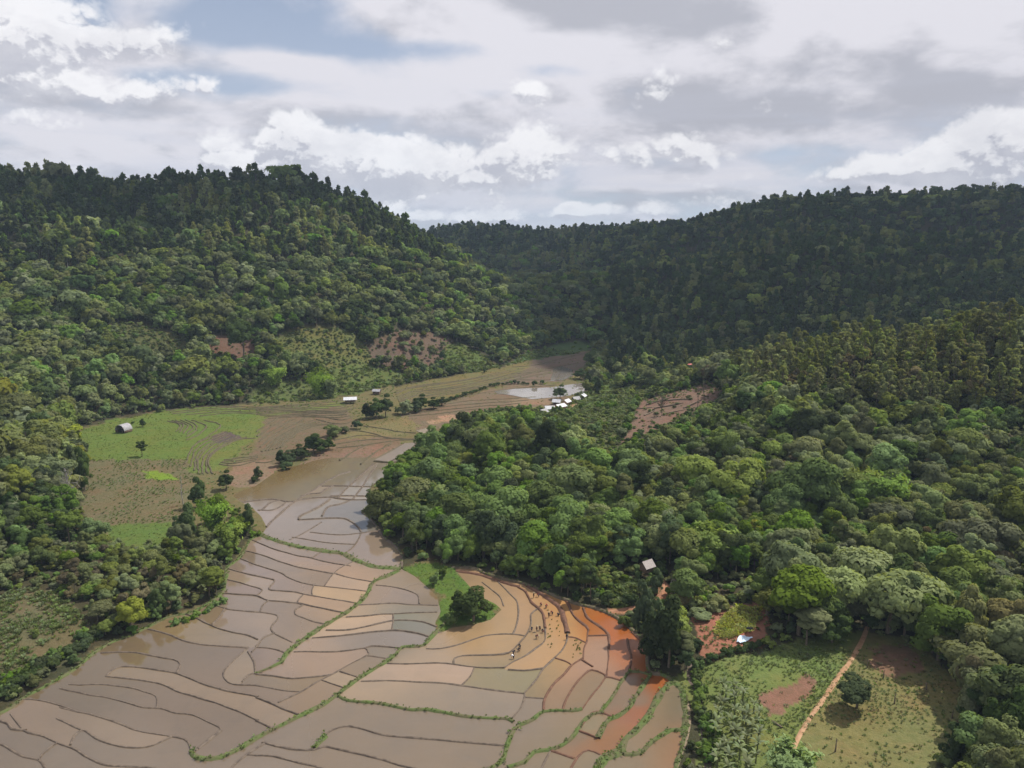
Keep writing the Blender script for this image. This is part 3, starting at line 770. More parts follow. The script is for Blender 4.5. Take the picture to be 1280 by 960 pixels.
M['step_earth'] = grainy('step_earth', (.075, .062, .038), (.12, .10, .055), 1.0, .95, .5)
for org, pts in STEPS: add_bund(org, pts, 0.75, 0.42, 'step_earth', z0=0.2, wob=.4)


# ------------------------------------------------------------------ the flooded fields: every pool between bunds gets its own sheet of muddy water
def _paddy(N):
    at = N.new('ShaderNodeAttribute'); at.attribute_name = 'tint'
    co = N.new('ShaderNodeTexCoord').outputs['Object']
    n1 = N.noise(co, 0.045, 5, 0.6, 0.6); n2 = N.noise(N.v('MULTIPLY', co, (0.35, 1.0, 1.0)), 0.55, 5, 0.65, 0.4); n3 = N.noise(co, 0.16, 4, 0.55, 1.0)
    c = N.mix(N.ss(n1, 0.35, 0.65, 0.0, 0.5), at.outputs['Color'], N.mix(1.0, at.outputs['Color'], (1.16, 1.10, 1.02), 'MULTIPLY'))
    c = N.mix(N.ss(n3, 0.45, 0.7, 0.0, 0.35), c, N.mix(1.0, c, (0.80, 0.83, 0.86), 'MULTIPLY'))
    c = N.mix(N.ss(n2, 0.5, 0.75, 0.0, 0.22), c, N.mix(1.0, c, (1.2, 1.2, 1.22), 'MULTIPLY'))
    n5 = N.noise(co, 1.6, 5, 0.7)
    c = N.mix(N.ss(n5, 0.55, 0.72, 0.0, 0.30), c, N.mix(1.0, c, (0.66, 0.66, 0.66), 'MULTIPLY'))
    rip = N.noise(co, 2.2, 3, 0.5)
    wet = at.outputs['Alpha']
    pool = N.ss(N.m('ADD', wet, N.m('MULTIPLY', N.m('SUBTRACT', n3, 0.5), 0.5)), 0.2, 0.8)     # thin film of water against bare wet mud
    rough = N.m('ADD', N.ss(n3, 0.3, 0.7, 0.03, 0.10), N.m('MULTIPLY', N.m('SUBTRACT', 1.0, pool), 0.30))
    p_ = principled(N, c, rough, N.m('ADD', rip, N.m('MULTIPLY', N.m('SUBTRACT', 1.0, pool), N.m('MULTIPLY', n2, 2.0))), 0.05, 0.03, 0.5)
    N.put(p_.node.inputs['Specular IOR Level'], N.m('ADD', 0.35, N.m('MULTIPLY', pool, 0.65)))
    return p_
M['paddy'] = material('muddy_paddy_water', _paddy)
SEEDS = [  # picture point, colour of the silty water there
    (0, 920, (.150, .112, .080)), (130, 830, (.135, .105, .072)), (250, 900, (.160, .122, .090)), (300, 800, (.148, .115, .090)), (350, 770, (.155, .120, .092)), (220, 780, (.140, .105, .066)),
    (330, 700, (.180, .135, .108)), (400, 710, (.165, .122, .100)), (395, 745, (.255, .182, .125)), (440, 730, (.240, .170, .118)), (440, 765, (.240, .175, .122)), (400, 800, (.200, .150, .112)), (350, 880, (.165, .125, .094)),
    (480, 690, (.210, .160, .118)), (500, 730, (.190, .145, .112)), (530, 750, (.150, .105, .062)), (505, 778, (.120, .115, .090)), (480, 800, (.145, .122, .102)), (560, 820, (.235, .178, .135)), (520, 850, (.215, .165, .120)),
    (600, 780, (.255, .175, .105)), (640, 760, (.260, .175, .105)), (665, 790, (.235, .160, .095)), (700, 780, (.255, .155, .080)), (715, 760, (.275, .160, .082)), (740, 775, (.235, .098, .045)), (770, 790, (.225, .080, .038)), (755, 768, (.24, .09, .04)), (800, 815, (.225, .085, .042)),
    (690, 820, (.260, .170, .095)), (650, 840, (.165, .140, .092)), (560, 880, (.172, .140, .110)), (600, 900, (.180, .142, .112)), (500, 920, (.170, .135, .108)), (740, 830, (.225, .150, .110)), (780, 840, (.185, .100, .070)), (750, 870, (.165, .128, .092)), (700, 900, (.190, .145, .102)), (790, 880, (.155, .120, .090)),
    (815, 855, (.225, .085, .040)), (790, 890, (.205, .098, .062)), (765, 920, (.185, .105, .062)), (840, 875, (.270, .085, .030)), (820, 905, (.235, .100, .062)), (795, 935, (.210, .100, .062)), (845, 925, (.260, .105, .045)), (780, 955, (.235, .125, .070)), (850, 890, (.26, .08, .03)), (760, 870, (.150, .108, .078)), (785, 858, (.165, .115, .085)), (740, 905, (.135, .115, .085)), (660, 950, (.170, .135, .098)),
    (340, 600, (.165, .120, .070)), (380, 585, (.160, .112, .060)), (450, 590, (.185, .150, .115)), (350, 640, (.195, .160, .135)), (420, 640, (.190, .160, .135)), (460, 650, (.165, .145, .120)), (470, 600, (.21, .18, .15)), (400, 612, (.20, .165, .13)), (480, 690, (.130, .110, .085)), (500, 570, (.200, .155, .125)), (400, 560, (.175, .125, .075)),
]
RX0, RY0, RX1, RY1 = -330, 540, 880, 1130
rw, rh = RX1 - RX0, RY1 - RY0
gx_, gy_ = np.meshgrid(np.arange(rw) + RX0 + .5, np.arange(rh) + RY0 + .5)
mask = in_poly(gx_, gy_, WATER)
def burn(pts):
    for (x0, y0), (x1, y1) in zip(pts[:-1], pts[1:]):
        n = int(max(abs(x1 - x0), abs(y1 - y0)) * 3) + 2
        for t in np.linspace(0, 1, n):
            u, v_ = int(x0 + (x1 - x0) * t - RX0), int(y0 + (y1 - y0) * t - RY0)
            if 0 <= v_ < rh and 0 <= u < rw - 1: mask[v_, u:u + 2] = False
for L in (THIN, THICK, GRASSY):
    for it in L:
        q_ = [np.array(p) for p in catmull(V(*it[0], it[1]), 3)]
        d0, d1 = q_[0] - q_[1], q_[-1] - q_[-2]
        q_ = [q_[0] + d0 / (np.hypot(*d0) + 1e-6) * 5] + q_ + [q_[-1] + d1 / (np.hypot(*d1) + 1e-6) * 5]
        burn([tuple(p) for p in q_])
runs, par = [], []
def find(a):
    while par[a] != a: par[a] = par[par[a]]; a = par[a]
    return a
prev = []
for j in range(rh):
    row = np.concatenate([[0], mask[j].astype(np.int8), [0]])
    d_ = np.diff(row); st = np.where(d_ == 1)[0]; en = np.where(d_ == -1)[0]
    cur = []
    for a, b in zip(st, en):
        k = len(runs); runs.append((j, a, b)); par.append(k); cur.append(k)
        for q in prev:
            if runs[q][1] < b and runs[q][2] > a:
                ra, rb = find(q), find(k)
                if ra != rb: par[rb] = ra
    prev = cur
lab_ = np.zeros((rh, rw), np.int32)
sizes = {}
for k in range(len(runs)): r_ = find(k); sizes[r_] = sizes.get(r_, 0) + runs[k][2] - runs[k][1]
for k, (j, a, b) in enumerate(runs):
    if sizes[find(k)] >= 14: lab_[j, a:b] = find(k) + 1
for _ in range(3):          # let every pool run on under its bunds
    for ax, s in ((0, 1), (0, -1), (1, 1), (1, -1)):
        q_ = np.roll(lab_, s, ax)
        lab_ = np.where(lab_ == 0, q_, lab_)
pools = {}
for j in range(rh):
    ch = np.flatnonzero(np.diff(lab_[j])) + 1
    e_ = np.r_[0, ch, rw]
    for a, b in zip(e_[:-1], e_[1:]):
        if lab_[j, a]: pools.setdefault(int(lab_[j, a]), []).append((j, int(a), int(b)))
sx = np.array([s[0] for s in SEEDS], float); sy = np.array([s[1] for s in SEEDS], float); scol = np.array([s[2] for s in SEEDS])
for key, rl in pools.items():
    area = sum(b - a for _, a, b in rl)
    if area < 14: continue
    lvl = random.uniform(-0.03, 0.05)
    vs, fs = [], []
    step = 2 if area > 600 else 1
    for (j, a, b) in rl:
        y0, y1 = RY0 + j, RY0 + j + 1
        x0, x1 = RX0 + a, RX0 + b
        n = max(1, int((x1 - x0) / 14))
        xs = np.linspace(x0, x1, n + 1)
        b0 = len(vs)
        for x in xs: vs.append(at_z(x, y0, lvl)); vs.append(at_z(x, y1, lvl))
        for q in range(n): fs.append((b0 + 2 * q + 1, b0 + 2 * q + 3, b0 + 2 * q + 2, b0 + 2 * q))
    Vv = np.array(vs)
    me_ = mesh_from('paddy_water', Vv, np.array(fs), [M['paddy']])
    px_, py_, _ = project(Vv[:, 0], Vv[:, 1], Vv[:, 2])
    cxp = np.mean([RX0 + (a + b) / 2 for _, a, b in rl]); cyp = np.mean([RY0 + j for j, _, _ in rl])
    kq = .15 if (cxp > 735 and cyp > 840) else (.62 if len(rl) < 60 else .35)
    qx, qy = kq * cxp + (1 - kq) * px_, kq * cyp + (1 - kq) * py_
    W = 1.0 / (((qx[:, None] - sx) ** 2 + ((qy[:, None] - sy) * 1.5) ** 2) ** 2.0 + 2000)
    c_ = (W @ scol) / W.sum(1)[:, None]
    g_ = c_.mean(1, keepdims=True)
    c_ = np.clip(g_ + (c_ - g_) * 1.12, .01, 1) * 1.06 - np.array([.004, .008, .016])
    c_ = np.clip(c_ * (1 + .06 * np.clip((360 - cxp) / 120, 0, 1) * np.clip((cyp - 700) / 60, 0, 1)), .012, 1)
    f_ = 1 + random.uniform(-.15, .15)
    c_ = c_ * f_ * np.array([1 + random.uniform(-.03, .03), 1, 1 + random.uniform(-.07, .07)])
    wet_ = np.maximum(np.clip((400 - px_) / 120, 0, 1), np.clip((720 - py_) / 50, 0, 1))
    wet_ = np.maximum(wet_, .75 * np.exp(-(((px_ - 530) / 45) ** 2 + ((py_ - 765) / 35) ** 2))) * np.clip((720 - px_) / 100, 0, 1)
    wet_ = np.clip(.22 + wet_ + random.uniform(-.15, .15), 0, 1)
    c_ = c_ * (1.0 + .10 * (1 - wet_) - .12 * np.clip((py_ - 830) / 60, 0, 1))[:, None]
    g_ = c_.mean(1, keepdims=True); c_ = c_ + (g_ - c_) * (.12 * np.clip((720 - px_) / 80, 0, 1))[:, None]
    set_color(me_, c_, wet=wet_)
    tag(link('paddy_water', me_), kind='structure')

# still water standing in the drained fields far up the valley
def flat_water(name, poly, z, colr):
    w_ = [at_z(x, y, z) for x, y in poly]
    me_ = mesh_from(name, w_, [tuple(range(len(w_)))[::-1]], [M['paddy']])
    set_color(me_, np.array(colr)[None, :].repeat(len(w_), 0))
    tag(link(name, me_), kind='structure')
flat_water('paddy_water', [(618, 489), (640, 486), (668, 485), (690, 484), (722, 479), (737, 480), (728, 492), (700, 496), (665, 499), (640, 494), (622, 492)], .38, (.19, .17, .15))
flat_water('paddy_water', [(692, 461), (700, 457), (716, 462), (716, 470), (704, 475), (688, 476)], .38, (.16, .14, .12))
flat_water('paddy_water', [(468, 575), (490, 564), (506, 554), (521, 553), (512, 562), (500, 570), (486, 577)], .36, (.24, .20, .17))
flat_water('paddy_water', [(505, 574), (520, 560), (537, 559), (532, 570), (516, 573)], .36, (.30, .27, .25))
flat_water('paddy_water', [(478, 589), (500, 577), (505, 578), (497, 590), (486, 596)], .36, (.26, .21, .18))
flat_water('paddy_water', [(520, 538), (534, 535), (542, 539), (528, 542)], .36, (.30, .25, .2))

# ------------------------------------------------------------------ paths
def ribbon(name, pts, width, mat, lift=0.13):
    w_ = [on_ground(x, y)[:2] for x, y in pts]
    P = catmull(w_, 1.3)
    T = np.gradient(P, axis=0); T /= np.linalg.norm(T, axis=1)[:, None] + 1e-9
    Nn = np.stack([-T[:, 1], T[:, 0]], 1)
    w2 = width * (0.75 + 0.5 * vnoise(P[:, 0], P[:, 1], 4, 9))
    rows = []
    for s in (-.5, -.17, .17, .5):
        q = P + Nn * (w2 * s)[:, None]
        rows.append(np.column_stack([q, gz(q[:, 0], q[:, 1]) + (lift if abs(s) < .3 else -0.05)]))
    Vv = np.stack(rows, 1).reshape(-1, 3)
    i = (np.arange(len(P) - 1)[:, None] * 4 + np.arange(3)[None, :]).ravel()
    me_ = mesh_from(name, Vv, np.stack([i, i + 1, i + 5, i + 4], 1), [M[mat]], smooth=True)
    return tag(link(name, me_), kind='structure')
M['track'] = grainy('track_earth', (0.33, 0.18, 0.095), (0.46, 0.29, 0.17), 0.7, 0.95, 0.5)
M['red_soil'] = grainy('red_soil', (0.24, 0.11, 0.06), (0.36, 0.19, 0.11), 0.7, 0.95, 0.5)
ribbon('dirt_track', [(1084, 784), (1078, 800), (1064, 825), (1045, 850), (1030, 873), (1012, 898), (998, 922), (985, 950), (965, 990)], 1.15, 'track')
ribbon('footpath', [(830, 728), (826, 742), (812, 755), (790, 760), (765, 764), (752, 766)], 1.6, 'red_soil')
ribbon('footpath', V(640, 720, [(878, 640), (888, 720), (876, 800), (850, 880), (825, 960), (790, 1040)]), 0.7, 'dry_mud')
ribbon('ditch_bed', [(864, 826), (862, 845), (870, 862), (876, 885), (880, 915), (884, 950), (886, 1000)], 1.6, 'mud', lift=0.1)

# ------------------------------------------------------------------ plants
LEAF = {
    'lush': leaf_material('lush_leaves', (0.063, 0.118, 0.015), (0.157, 0.247, 0.038)),
    'olive': leaf_material('olive_leaves', (0.090, 0.126, 0.026), (0.219, 0.256, 0.069)),
    'dark': leaf_material('dark_leaves', (0.034, 0.062, 0.017), (0.088, 0.130, 0.038)),
    'grey': leaf_material('grey_green_leaves', (0.101, 0.131, 0.048), (0.207, 0.241, 0.103)),
    'yellow': leaf_material('yellow_green_leaves', (0.140, 0.170, 0.020), (0.260, 0.285, 0.045)),
    'brown': leaf_material('russet_leaves', (0.105, 0.094, 0.040), (0.190, 0.160, 0.075)),
    'pine': leaf_material('pine_needles', (0.120, 0.155, 0.036), (0.260, 0.285, 0.090)),
    'bamboo': leaf_material('bamboo_leaves', (0.115, 0.195, 0.028), (0.220, 0.310, 0.055), .35),
    'banana': leaf_material('banana_leaf', (0.110, 0.150, 0.060), (0.210, 0.240, 0.110), .35),
    'grass': leaf_material('grass_blades', (0.070, 0.110, 0.024), (0.150, 0.200, 0.050), .35),
    'crop': leaf_material('crop_leaves', (0.065, 0.100, 0.028), (0.150, 0.190, 0.060), .3),
    'gold': leaf_material('yellow_crop', (0.16, 0.19, 0.02), (0.32, 0.34, 0.04), .3),
}


def rand_dirs(rs, n, zmin=-1.0):
    z = rs.uniform(zmin, 1, n); a = rs.uniform(0, 2 * math.pi, n); q = np.sqrt(1 - z * z)
    return np.stack([q * np.cos(a), q * np.sin(a), z], 1)


def leaf_quads(rs, pos, nrm, size, aspect=1.5, jit=0.55):
    """kite shaped leaf sprays lying roughly across the given normals"""
    n = len(pos)
    nn = nrm + rs.normal(0, jit, (n, 3)); nn /= np.linalg.norm(nn, axis=1)[:, None] + 1e-9
    r = rs.normal(0, 1, (n, 3))
    u = np.cross(nn, r); u /= np.linalg.norm(u, axis=1)[:, None] + 1e-9
    v = np.cross(nn, u)
    s = size * rs.uniform(0.65, 1.35, n)[:, None]
    u, v = u * s * aspect * .5, v * s * .5
    sag = nn * s * 0.12
    Vv = np.stack([pos - u - sag, pos - v * rs.uniform(.7, 1.2, (n, 1)) + u * .1, pos + u - sag, pos + v * rs.uniform(.7, 1.2, (n, 1)) + u * .1], 1).reshape(-1, 3)
    sn = nrm * .62 / (np.linalg.norm(nrm, axis=1)[:, None] + 1e-9) + np.where((nn * nrm).sum(1)[:, None] < 0, -nn, nn) * .5
    sn /= np.linalg.norm(sn, axis=1)[:, None] + 1e-9
    return Vv, np.arange(n * 4).reshape(n, 4), np.repeat(sn, 4, axis=0)


def leaf_mesh(name, rs, Vv, Fq, *rest):
    me_ = mesh_from(name, Vv, Fq, [LEAF[rest[-1]]])
    a = me_.attributes.new('leaf', 'FLOAT', 'FACE')
    a.data.foreach_set('value', rs.uniform(0, 1, len(Fq)).astype(np.float32))
    if len(rest) > 1: set_normals(me_, rest[0])
    return me_


def set_normals(me_, Nv):
    """leaves take part of the roundness of the clump they sit on"""
    me_.polygons.foreach_set('use_smooth', np.ones(len(me_.polygons), bool))
    me_.normals_split_custom_set_from_vertices(Nv.tolist())


def crown_leaves(rs, W, H, z0, ncl, nleaf, size, lump=0.36, top=0.0, low=False):
    """clumps spread through an uneven ellipsoid; leaves sit on the clumps, gaps stay between them"""
    d = rand_dirs(rs, ncl, -0.98 if low else -0.55)
    if low: d[:, :2] *= 1 + .5 * np.clip(-d[:, 2:3], 0, 1)
    rad = rs.uniform(0.35, 0.95, ncl)[:, None]
    sq = rs.uniform(.75, 1.25)
    lob = 1 + 0.22 * np.sin(d[:, :1] * 3.1 + rs.uniform(0, 6)) + 0.18 * np.sin(d[:, 1:2] * 4.3 + rs.uniform(0, 6))
    c = d * rad * lob * np.array([W / 2 * sq, W / 2 / sq, H / 2]) * .86
    c[:, :2] += rs.normal(0, W * .05, (1, 2)) * (1 + c[:, 2:3] / H)
    c[:, :2] *= (1 - top * np.clip(c[:, 2:3] / (H / 2), 0, 1))
    cr = W * lump * (0.22 + 0.40 * rs.random(ncl) ** 1.6)
    k = rs.choice(ncl, nleaf, p=cr ** 2 / (cr ** 2).sum())
    ld = rand_dirs(rs, nleaf, -0.45)
    p = c[k] + ld * cr[k][:, None] * rs.uniform(.7, 1.08, (nleaf, 1)) * np.array([1, 1, .8])
    keep = np.ones(nleaf, bool)
    for j in range(ncl):
        keep &= ~((((p - c[j]) / np.array([1, 1, .8])) ** 2).sum(1) < (cr[j] * .62) ** 2)
    p, ld = p[keep], ld[keep]
    out = p / np.array([W / 2, W / 2, H / 2]); out /= np.linalg.norm(out, axis=1)[:, None] + 1e-9
    p = p + np.array([0, 0, z0 + H / 2])
    return leaf_quads(rs, p, ld * .9 + out * .35 + np.array([0, 0, .2]), size, 1.4, .33)


def tube(path, rad, sides=6):
    path = np.asarray(path, float); n = len(path)
    T = np.gradient(path, axis=0); T /= np.linalg.norm(T, axis=1)[:, None] + 1e-9
    ref = np.array([1.0, 0.03, 0.02])
    U = np.cross(T, ref); U /= np.linalg.norm(U, axis=1)[:, None] + 1e-9
    Wv = np.cross(T, U)
    a = np.arange(sides) * 2 * math.pi / sides
    ring = (np.cos(a)[None, :, None] * U[:, None] + np.sin(a)[None, :, None] * Wv[:, None]) * np.asarray(rad)[:, None, None] + path[:, None]
    Vv = ring.reshape(-1, 3)
    F = []
    for i in range(n - 1):
        for j in range(sides):
            F.append((i * sides + j, i * sides + (j + 1) % sides, (i + 1) * sides + (j + 1) % sides, (i + 1) * sides + j))
    return Vv, np.array(F)


def join(parts):
    V_, F_2, o = [], [], 0
    for v, f in parts:
        V_.append(v); F_2.append(np.asarray(f) + o); o += len(v)
    return np.concatenate(V_), np.concatenate(F_2)


def trunk_geo(rs, H, r, limbs=4, spread=1.6, z_from=.45, lean=.06, sides=6):
    n = 6
    z = np.linspace(-0.4, H, n)
    path = np.stack([np.cumsum(rs.normal(0, lean, n)) * H * .15, np.cumsum(rs.normal(0, lean, n)) * H * .15, z], 1)
    path[0, :2] = path[1, :2] = 0
    parts = [tube(path, np.linspace(r, r * .3, n), sides)]
    for k in range(limbs):
        zz_ = H * rs.uniform(z_from, .85); a = rs.uniform(0, 6.28); L = spread * rs.uniform(.6, 1.1)
        b = np.array([np.interp(zz_, z, path[:, 0]), np.interp(zz_, z, path[:, 1]), zz_])
        e = b + np.array([math.cos(a) * L, math.sin(a) * L, L * rs.uniform(.4, .9)])
        mid = (b + e) / 2 + np.array([0, 0, -L * .12])
        parts.append(tube([b, mid, e], [r * .42, r * .28, r * .1], 4))
    return join(parts)


def pine_leaves(rs, H, W, nleaf, size, z_lo=.38):
    """tiers of flat, rounded needle pads carried on the upper trunk"""
    nt = 26
    t = rs.uniform(0, 1, nt) ** .85
    zc = H * (z_lo + (1 - z_lo) * t)
    reach = W / 2 * (1 - .60 * t ** 1.6) * rs.uniform(.45, 1.05, nt)
    a = rs.uniform(0, 6.28, nt) + np.arange(nt) * 2.4
    c = np.stack([np.cos(a) * reach, np.sin(a) * reach, zc], 1)
    c[0] = (0, 0, H * .98); c[1] = (0, 0, H * .9)
    cr = W * rs.uniform(.14, .22, nt) * (1.1 - .6 * t)
    k = rs.choice(nt, nleaf, p=cr ** 2 / (cr ** 2).sum())
    ld = rand_dirs(rs, nleaf, -.35)
    p = c[k] + ld * cr[k][:, None] * rs.uniform(.5, 1.05, (nleaf, 1)) * np.array([1, 1, .6])
    return leaf_quads(rs, p, ld * .8 + np.array([0, 0, .45]), size, 2.0, .5)


def bamboo_geo(rs, H, W, nculm, nleaf, size):
    stems, P, Nm = [], [], []
    for k in range(nculm):
        a = rs.uniform(0, 6.28); b = rs.uniform(0, .18) * W; out = rs.uniform(.25, .5) * W; h = H * rs.uniform(.7, 1)
        t = np.linspace(0, 1, 7)
        path = np.stack([np.cos(a) * (b + out * t ** 2.6), np.sin(a) * (b + out * t ** 2.6), h * (t - .16 * t ** 4)], 1)
        stems.append(tube(path, np.linspace(.07, .02, 7), 4))
        m = nleaf // nculm
        tt = rs.uniform(.25, 1.0, m)
        q = np.stack([np.interp(tt, t, path[:, i]) for i in range(3)], 1)
        sp = (.09 * W) * (1.2 - .6 * tt)[:, None]
        P.append(q + rs.normal(0, 1, (m, 3)) * sp)
        Nm.append(np.tile([math.cos(a) * .6, math.sin(a) * .6, .6], (m, 1)))
    return join(stems), leaf_quads(rs, np.concatenate(P), np.concatenate(Nm), size, 2.6, .55)


PROTO = {}     # kind -> list of (mesh of trunk or None, mesh of crown, leaf tone, natural height, natural width)
def proto(kind, tone, H, W, crown, trunk, far, bark='bark', mat=None):
    rs = np.random.default_rng(sum(map(ord, kind + tone)) + len(PROTO.get(kind, [])) * 13)
    cm = leaf_mesh(kind + '_crown', rs, *crown(rs), mat or tone)
    tm = mesh_from(kind + '_trunk', *trunk(rs), [M[bark]], smooth=True)


    PROTO.setdefault(kind, []).append(dict(tone=tone, H=H, W=W, crown=cm, trunk=tm, far=far, rs=rs, mat=mat or tone))


def broad(tone, H, W, ncl, nl, ls, z0=.2, lump=.36, top=.1, mat=None):
    def far(nl2, ls2):
        rs = np.random.default_rng(int(H * 100 + W * 10 + nl2))
        c = crown_leaves(rs, W, H * (1 - z0), H * z0, ncl, nl2, ls2, lump, top, z0 < .1)
        return c, trunk_geo(rs, H * .7, W * .032, 0, sides=4)
    proto('broadleaf_tree', tone, H, W, lambda rs: crown_leaves(rs, W, H * (1 - z0), H * z0, ncl, nl, ls, lump, top, z0 < .1),
          lambda rs: trunk_geo(rs, H * .72, W * .035, 5, W * .28), far, mat=mat)


for tone, H, W, ncl in (('lush', 9, 7.8, 46), ('lush', 12, 6.6, 50), ('lush', 8, 8.4, 40), ('olive', 9, 7.2, 40), ('olive', 8, 8.6, 52), ('olive', 11, 6.0, 36), ('dark', 10, 7.6, 44), ('dark', 12, 7.8, 54), ('dark', 11, 5.4, 30), ('grey', 9, 7.2, 40), ('grey', 7.5, 7.8, 30), ('grey', 11, 6.2, 34), ('yellow', 8, 7, 34), ('brown', 8, 7, 22)):
    broad(tone, H, W, ncl, 6200, .40)
for tone, H, W, ncl in (('dark', 8, 8, 36), ('dark', 11, 8, 40), ('lush', 9, 8.5, 38), ('grey', 8, 8, 34), ('olive', 8, 8.6, 36)):
    broad(tone + '_low', H, W, ncl, 6200, .40, z0=.03, mat=tone)
for tone, H, W, zl in (('pine', 16, 5.8, .40), ('pine', 14, 6.4, .30), ('dark', 15, 5.6, .34), ('pine', 17, 5.2, .48), ('dark', 13, 5.8, .25)):
    def far(nl2, ls2, H=H, W=W, zl=zl):
        rs = np.random.default_rng(int(H * 77 + W))
        return pine_leaves(rs, H, W, nl2, ls2, zl), trunk_geo(rs, H * .96, .2, 0, sides=4, lean=.02)
    proto('pine_tree', tone, H, W, lambda rs, H=H, W=W, zl=zl: pine_leaves(rs, H, W, 2600, .5, zl), lambda rs, H=H: trunk_geo(rs, H * .97, .22, 9, 2.2, .35, .02), far)
for tone, H, W, n in (('olive', 2.6, 3.2, 14), ('lush', 2.4, 3.0, 12), ('dark', 3.0, 3.0, 14), ('grey', 2.2, 2.8, 12)):
    def far(nl2, ls2, H=H, W=W, n=n):
        rs = np.random.default_rng(int(H * 31 + W))
        return crown_leaves(rs, W, H, 0, n, nl2, ls2, .42, 0, True), trunk_geo(rs, H * .5, .06, 0, sides=4)
    proto('shrub', tone, H, W, lambda rs, H=H, W=W, n=n: crown_leaves(rs, W, H * .95, 0.05, n, 900, .36, .42, 0, True), lambda rs, H=H: trunk_geo(rs, H * .6, .07, 4, .8, .2), far)

TONE_WORD = {'lush': 'fresh green', 'olive': 'olive green', 'dark': 'dark green', 'grey': 'grey green', 'yellow': 'yellow green', 'brown': 'russet brown', 'pine': 'olive needled', 'bamboo': 'bright green'}


def plant_tree(kind, idx, x, y, z, sx, sz, rz, label, group, name=None):
    p = PROTO[kind][idx]
    o = empty(name or kind, (x, y, z), rz)
    o.scale = (sx, sx, sz)
    tag(o, label, 'shrub' if kind == 'shrub' else 'tree', group)
    link('trunk' if kind != 'shrub' else 'stem', p['trunk'], o)
    link('crown' if kind != 'shrub' else 'foliage', p['crown'], o)
    return o


def scatter_object(name, label, pts, protos, stuff_cat=True):
    """one object of kind stuff: geometry nodes set a prototype on every point of a mesh"""
    me_ = bpy.data.meshes.new(name)
    n = len(pts['x'])
    me_.vertices.add(n)
    me_.vertices.foreach_set('co', np.stack([pts['x'], pts['y'], pts['z']], 1).astype(np.float32).ravel())
    for key, typ in (('idx', 'INT'), ('rot', 'FLOAT'), ('sx', 'FLOAT'), ('sz', 'FLOAT')):
        a = me_.attributes.new(key, typ, 'POINT')
        a.data.foreach_set('value', np.asarray(pts[key], np.int32 if typ == 'INT' else np.float32))
    o = link(name, me_)
    tag(o, label, kind='stuff')
    coll = bpy.data.collections.new(name + '_kinds')
    for i, pm in enumerate(protos):
        q = bpy.data.objects.new('%s_kind_%02d' % (name, i), pm)
        coll.objects.link(q)
    ng = bpy.data.node_groups.new(name, 'GeometryNodeTree')
    ng.interface.new_socket('Geometry', in_out='INPUT', socket_type='NodeSocketGeometry')
    ng.interface.new_socket('Geometry', in_out='OUTPUT', socket_type='NodeSocketGeometry')
    nd, lk = ng.nodes, ng.links
    gi, go = nd.new('NodeGroupInput'), nd.new('NodeGroupOutput')
    m2p = nd.new('GeometryNodeMeshToPoints')
    iop = nd.new('GeometryNodeInstanceOnPoints')
    ci = nd.new('GeometryNodeCollectionInfo')
    ci.inputs['Collection'].default_value = coll
    ci.inputs['Separate Children'].default_value = True
    ci.inputs['Reset Children'].default_value = True
    def att(nm, typ):
        a = nd.new('GeometryNodeInputNamedAttribute'); a.data_type = typ; a.inputs['Name'].default_value = nm
        return a.outputs['Attribute']
    lk.new(gi.outputs[0], m2p.inputs['Mesh']); lk.new(m2p.outputs[0], iop.inputs['Points'])
    lk.new(ci.outputs[0], iop.inputs['Instance'])
    iop.inputs['Pick Instance'].default_value = True
    lk.new(att('idx', 'INT'), iop.inputs['Instance Index'])
    c1 = nd.new('ShaderNodeCombineXYZ'); lk.new(att('rot', 'FLOAT'), c1.inputs[2])
    lk.new(c1.outputs[0], iop.inputs['Rotation'])
    c2 = nd.new('ShaderNodeCombineXYZ')
    s_ = att('sx', 'FLOAT'); lk.new(s_, c2.inputs[0]); lk.new(s_, c2.inputs[1]); lk.new(att('sz', 'FLOAT'), c2.inputs[2])
    lk.new(c2.outputs[0], iop.inputs['Scale'])
    lk.new(iop.outputs[0], go.inputs[0])
    md = o.modifiers.new('scatter', 'NODES'); md.node_group = ng
    return o


# ------------------------------------------------------------------ where the forest stands
def grid_points(rmin, rmax, step, azmax=42, rs=RNG):
    nx = int(2 * rmax * math.sin(R(azmax)) / step); ny = int((rmax) / step)
    xs = (np.arange(nx) - nx / 2) * step; ys = np.arange(ny) * step
    X, Y = np.meshgrid(xs, ys)
    X = X + np.where(np.arange(ny)[:, None] % 2, step / 2, 0)
    X = (X + rs.uniform(-.42, .42, X.shape) * step).ravel(); Y = (Y + rs.uniform(-.42, .42, Y.shape) * step).ravel()
    r = np.hypot(X, Y); a = np.abs(np.arctan2(X, Y))
    k = (r >= rmin) & (r < rmax) & (a < R(azmax))
    return X[k], Y[k]


def visible(X, Y, Ztop, margin=0.004):
    r = np.hypot(X, Y)
    v = _sample(np.concatenate([np.full((10, NA), -9.0), hidden_run[:-10]], 0), X, Y)
    return np.arctan2(Ztop - CAM_H, r) > v + margin * 0


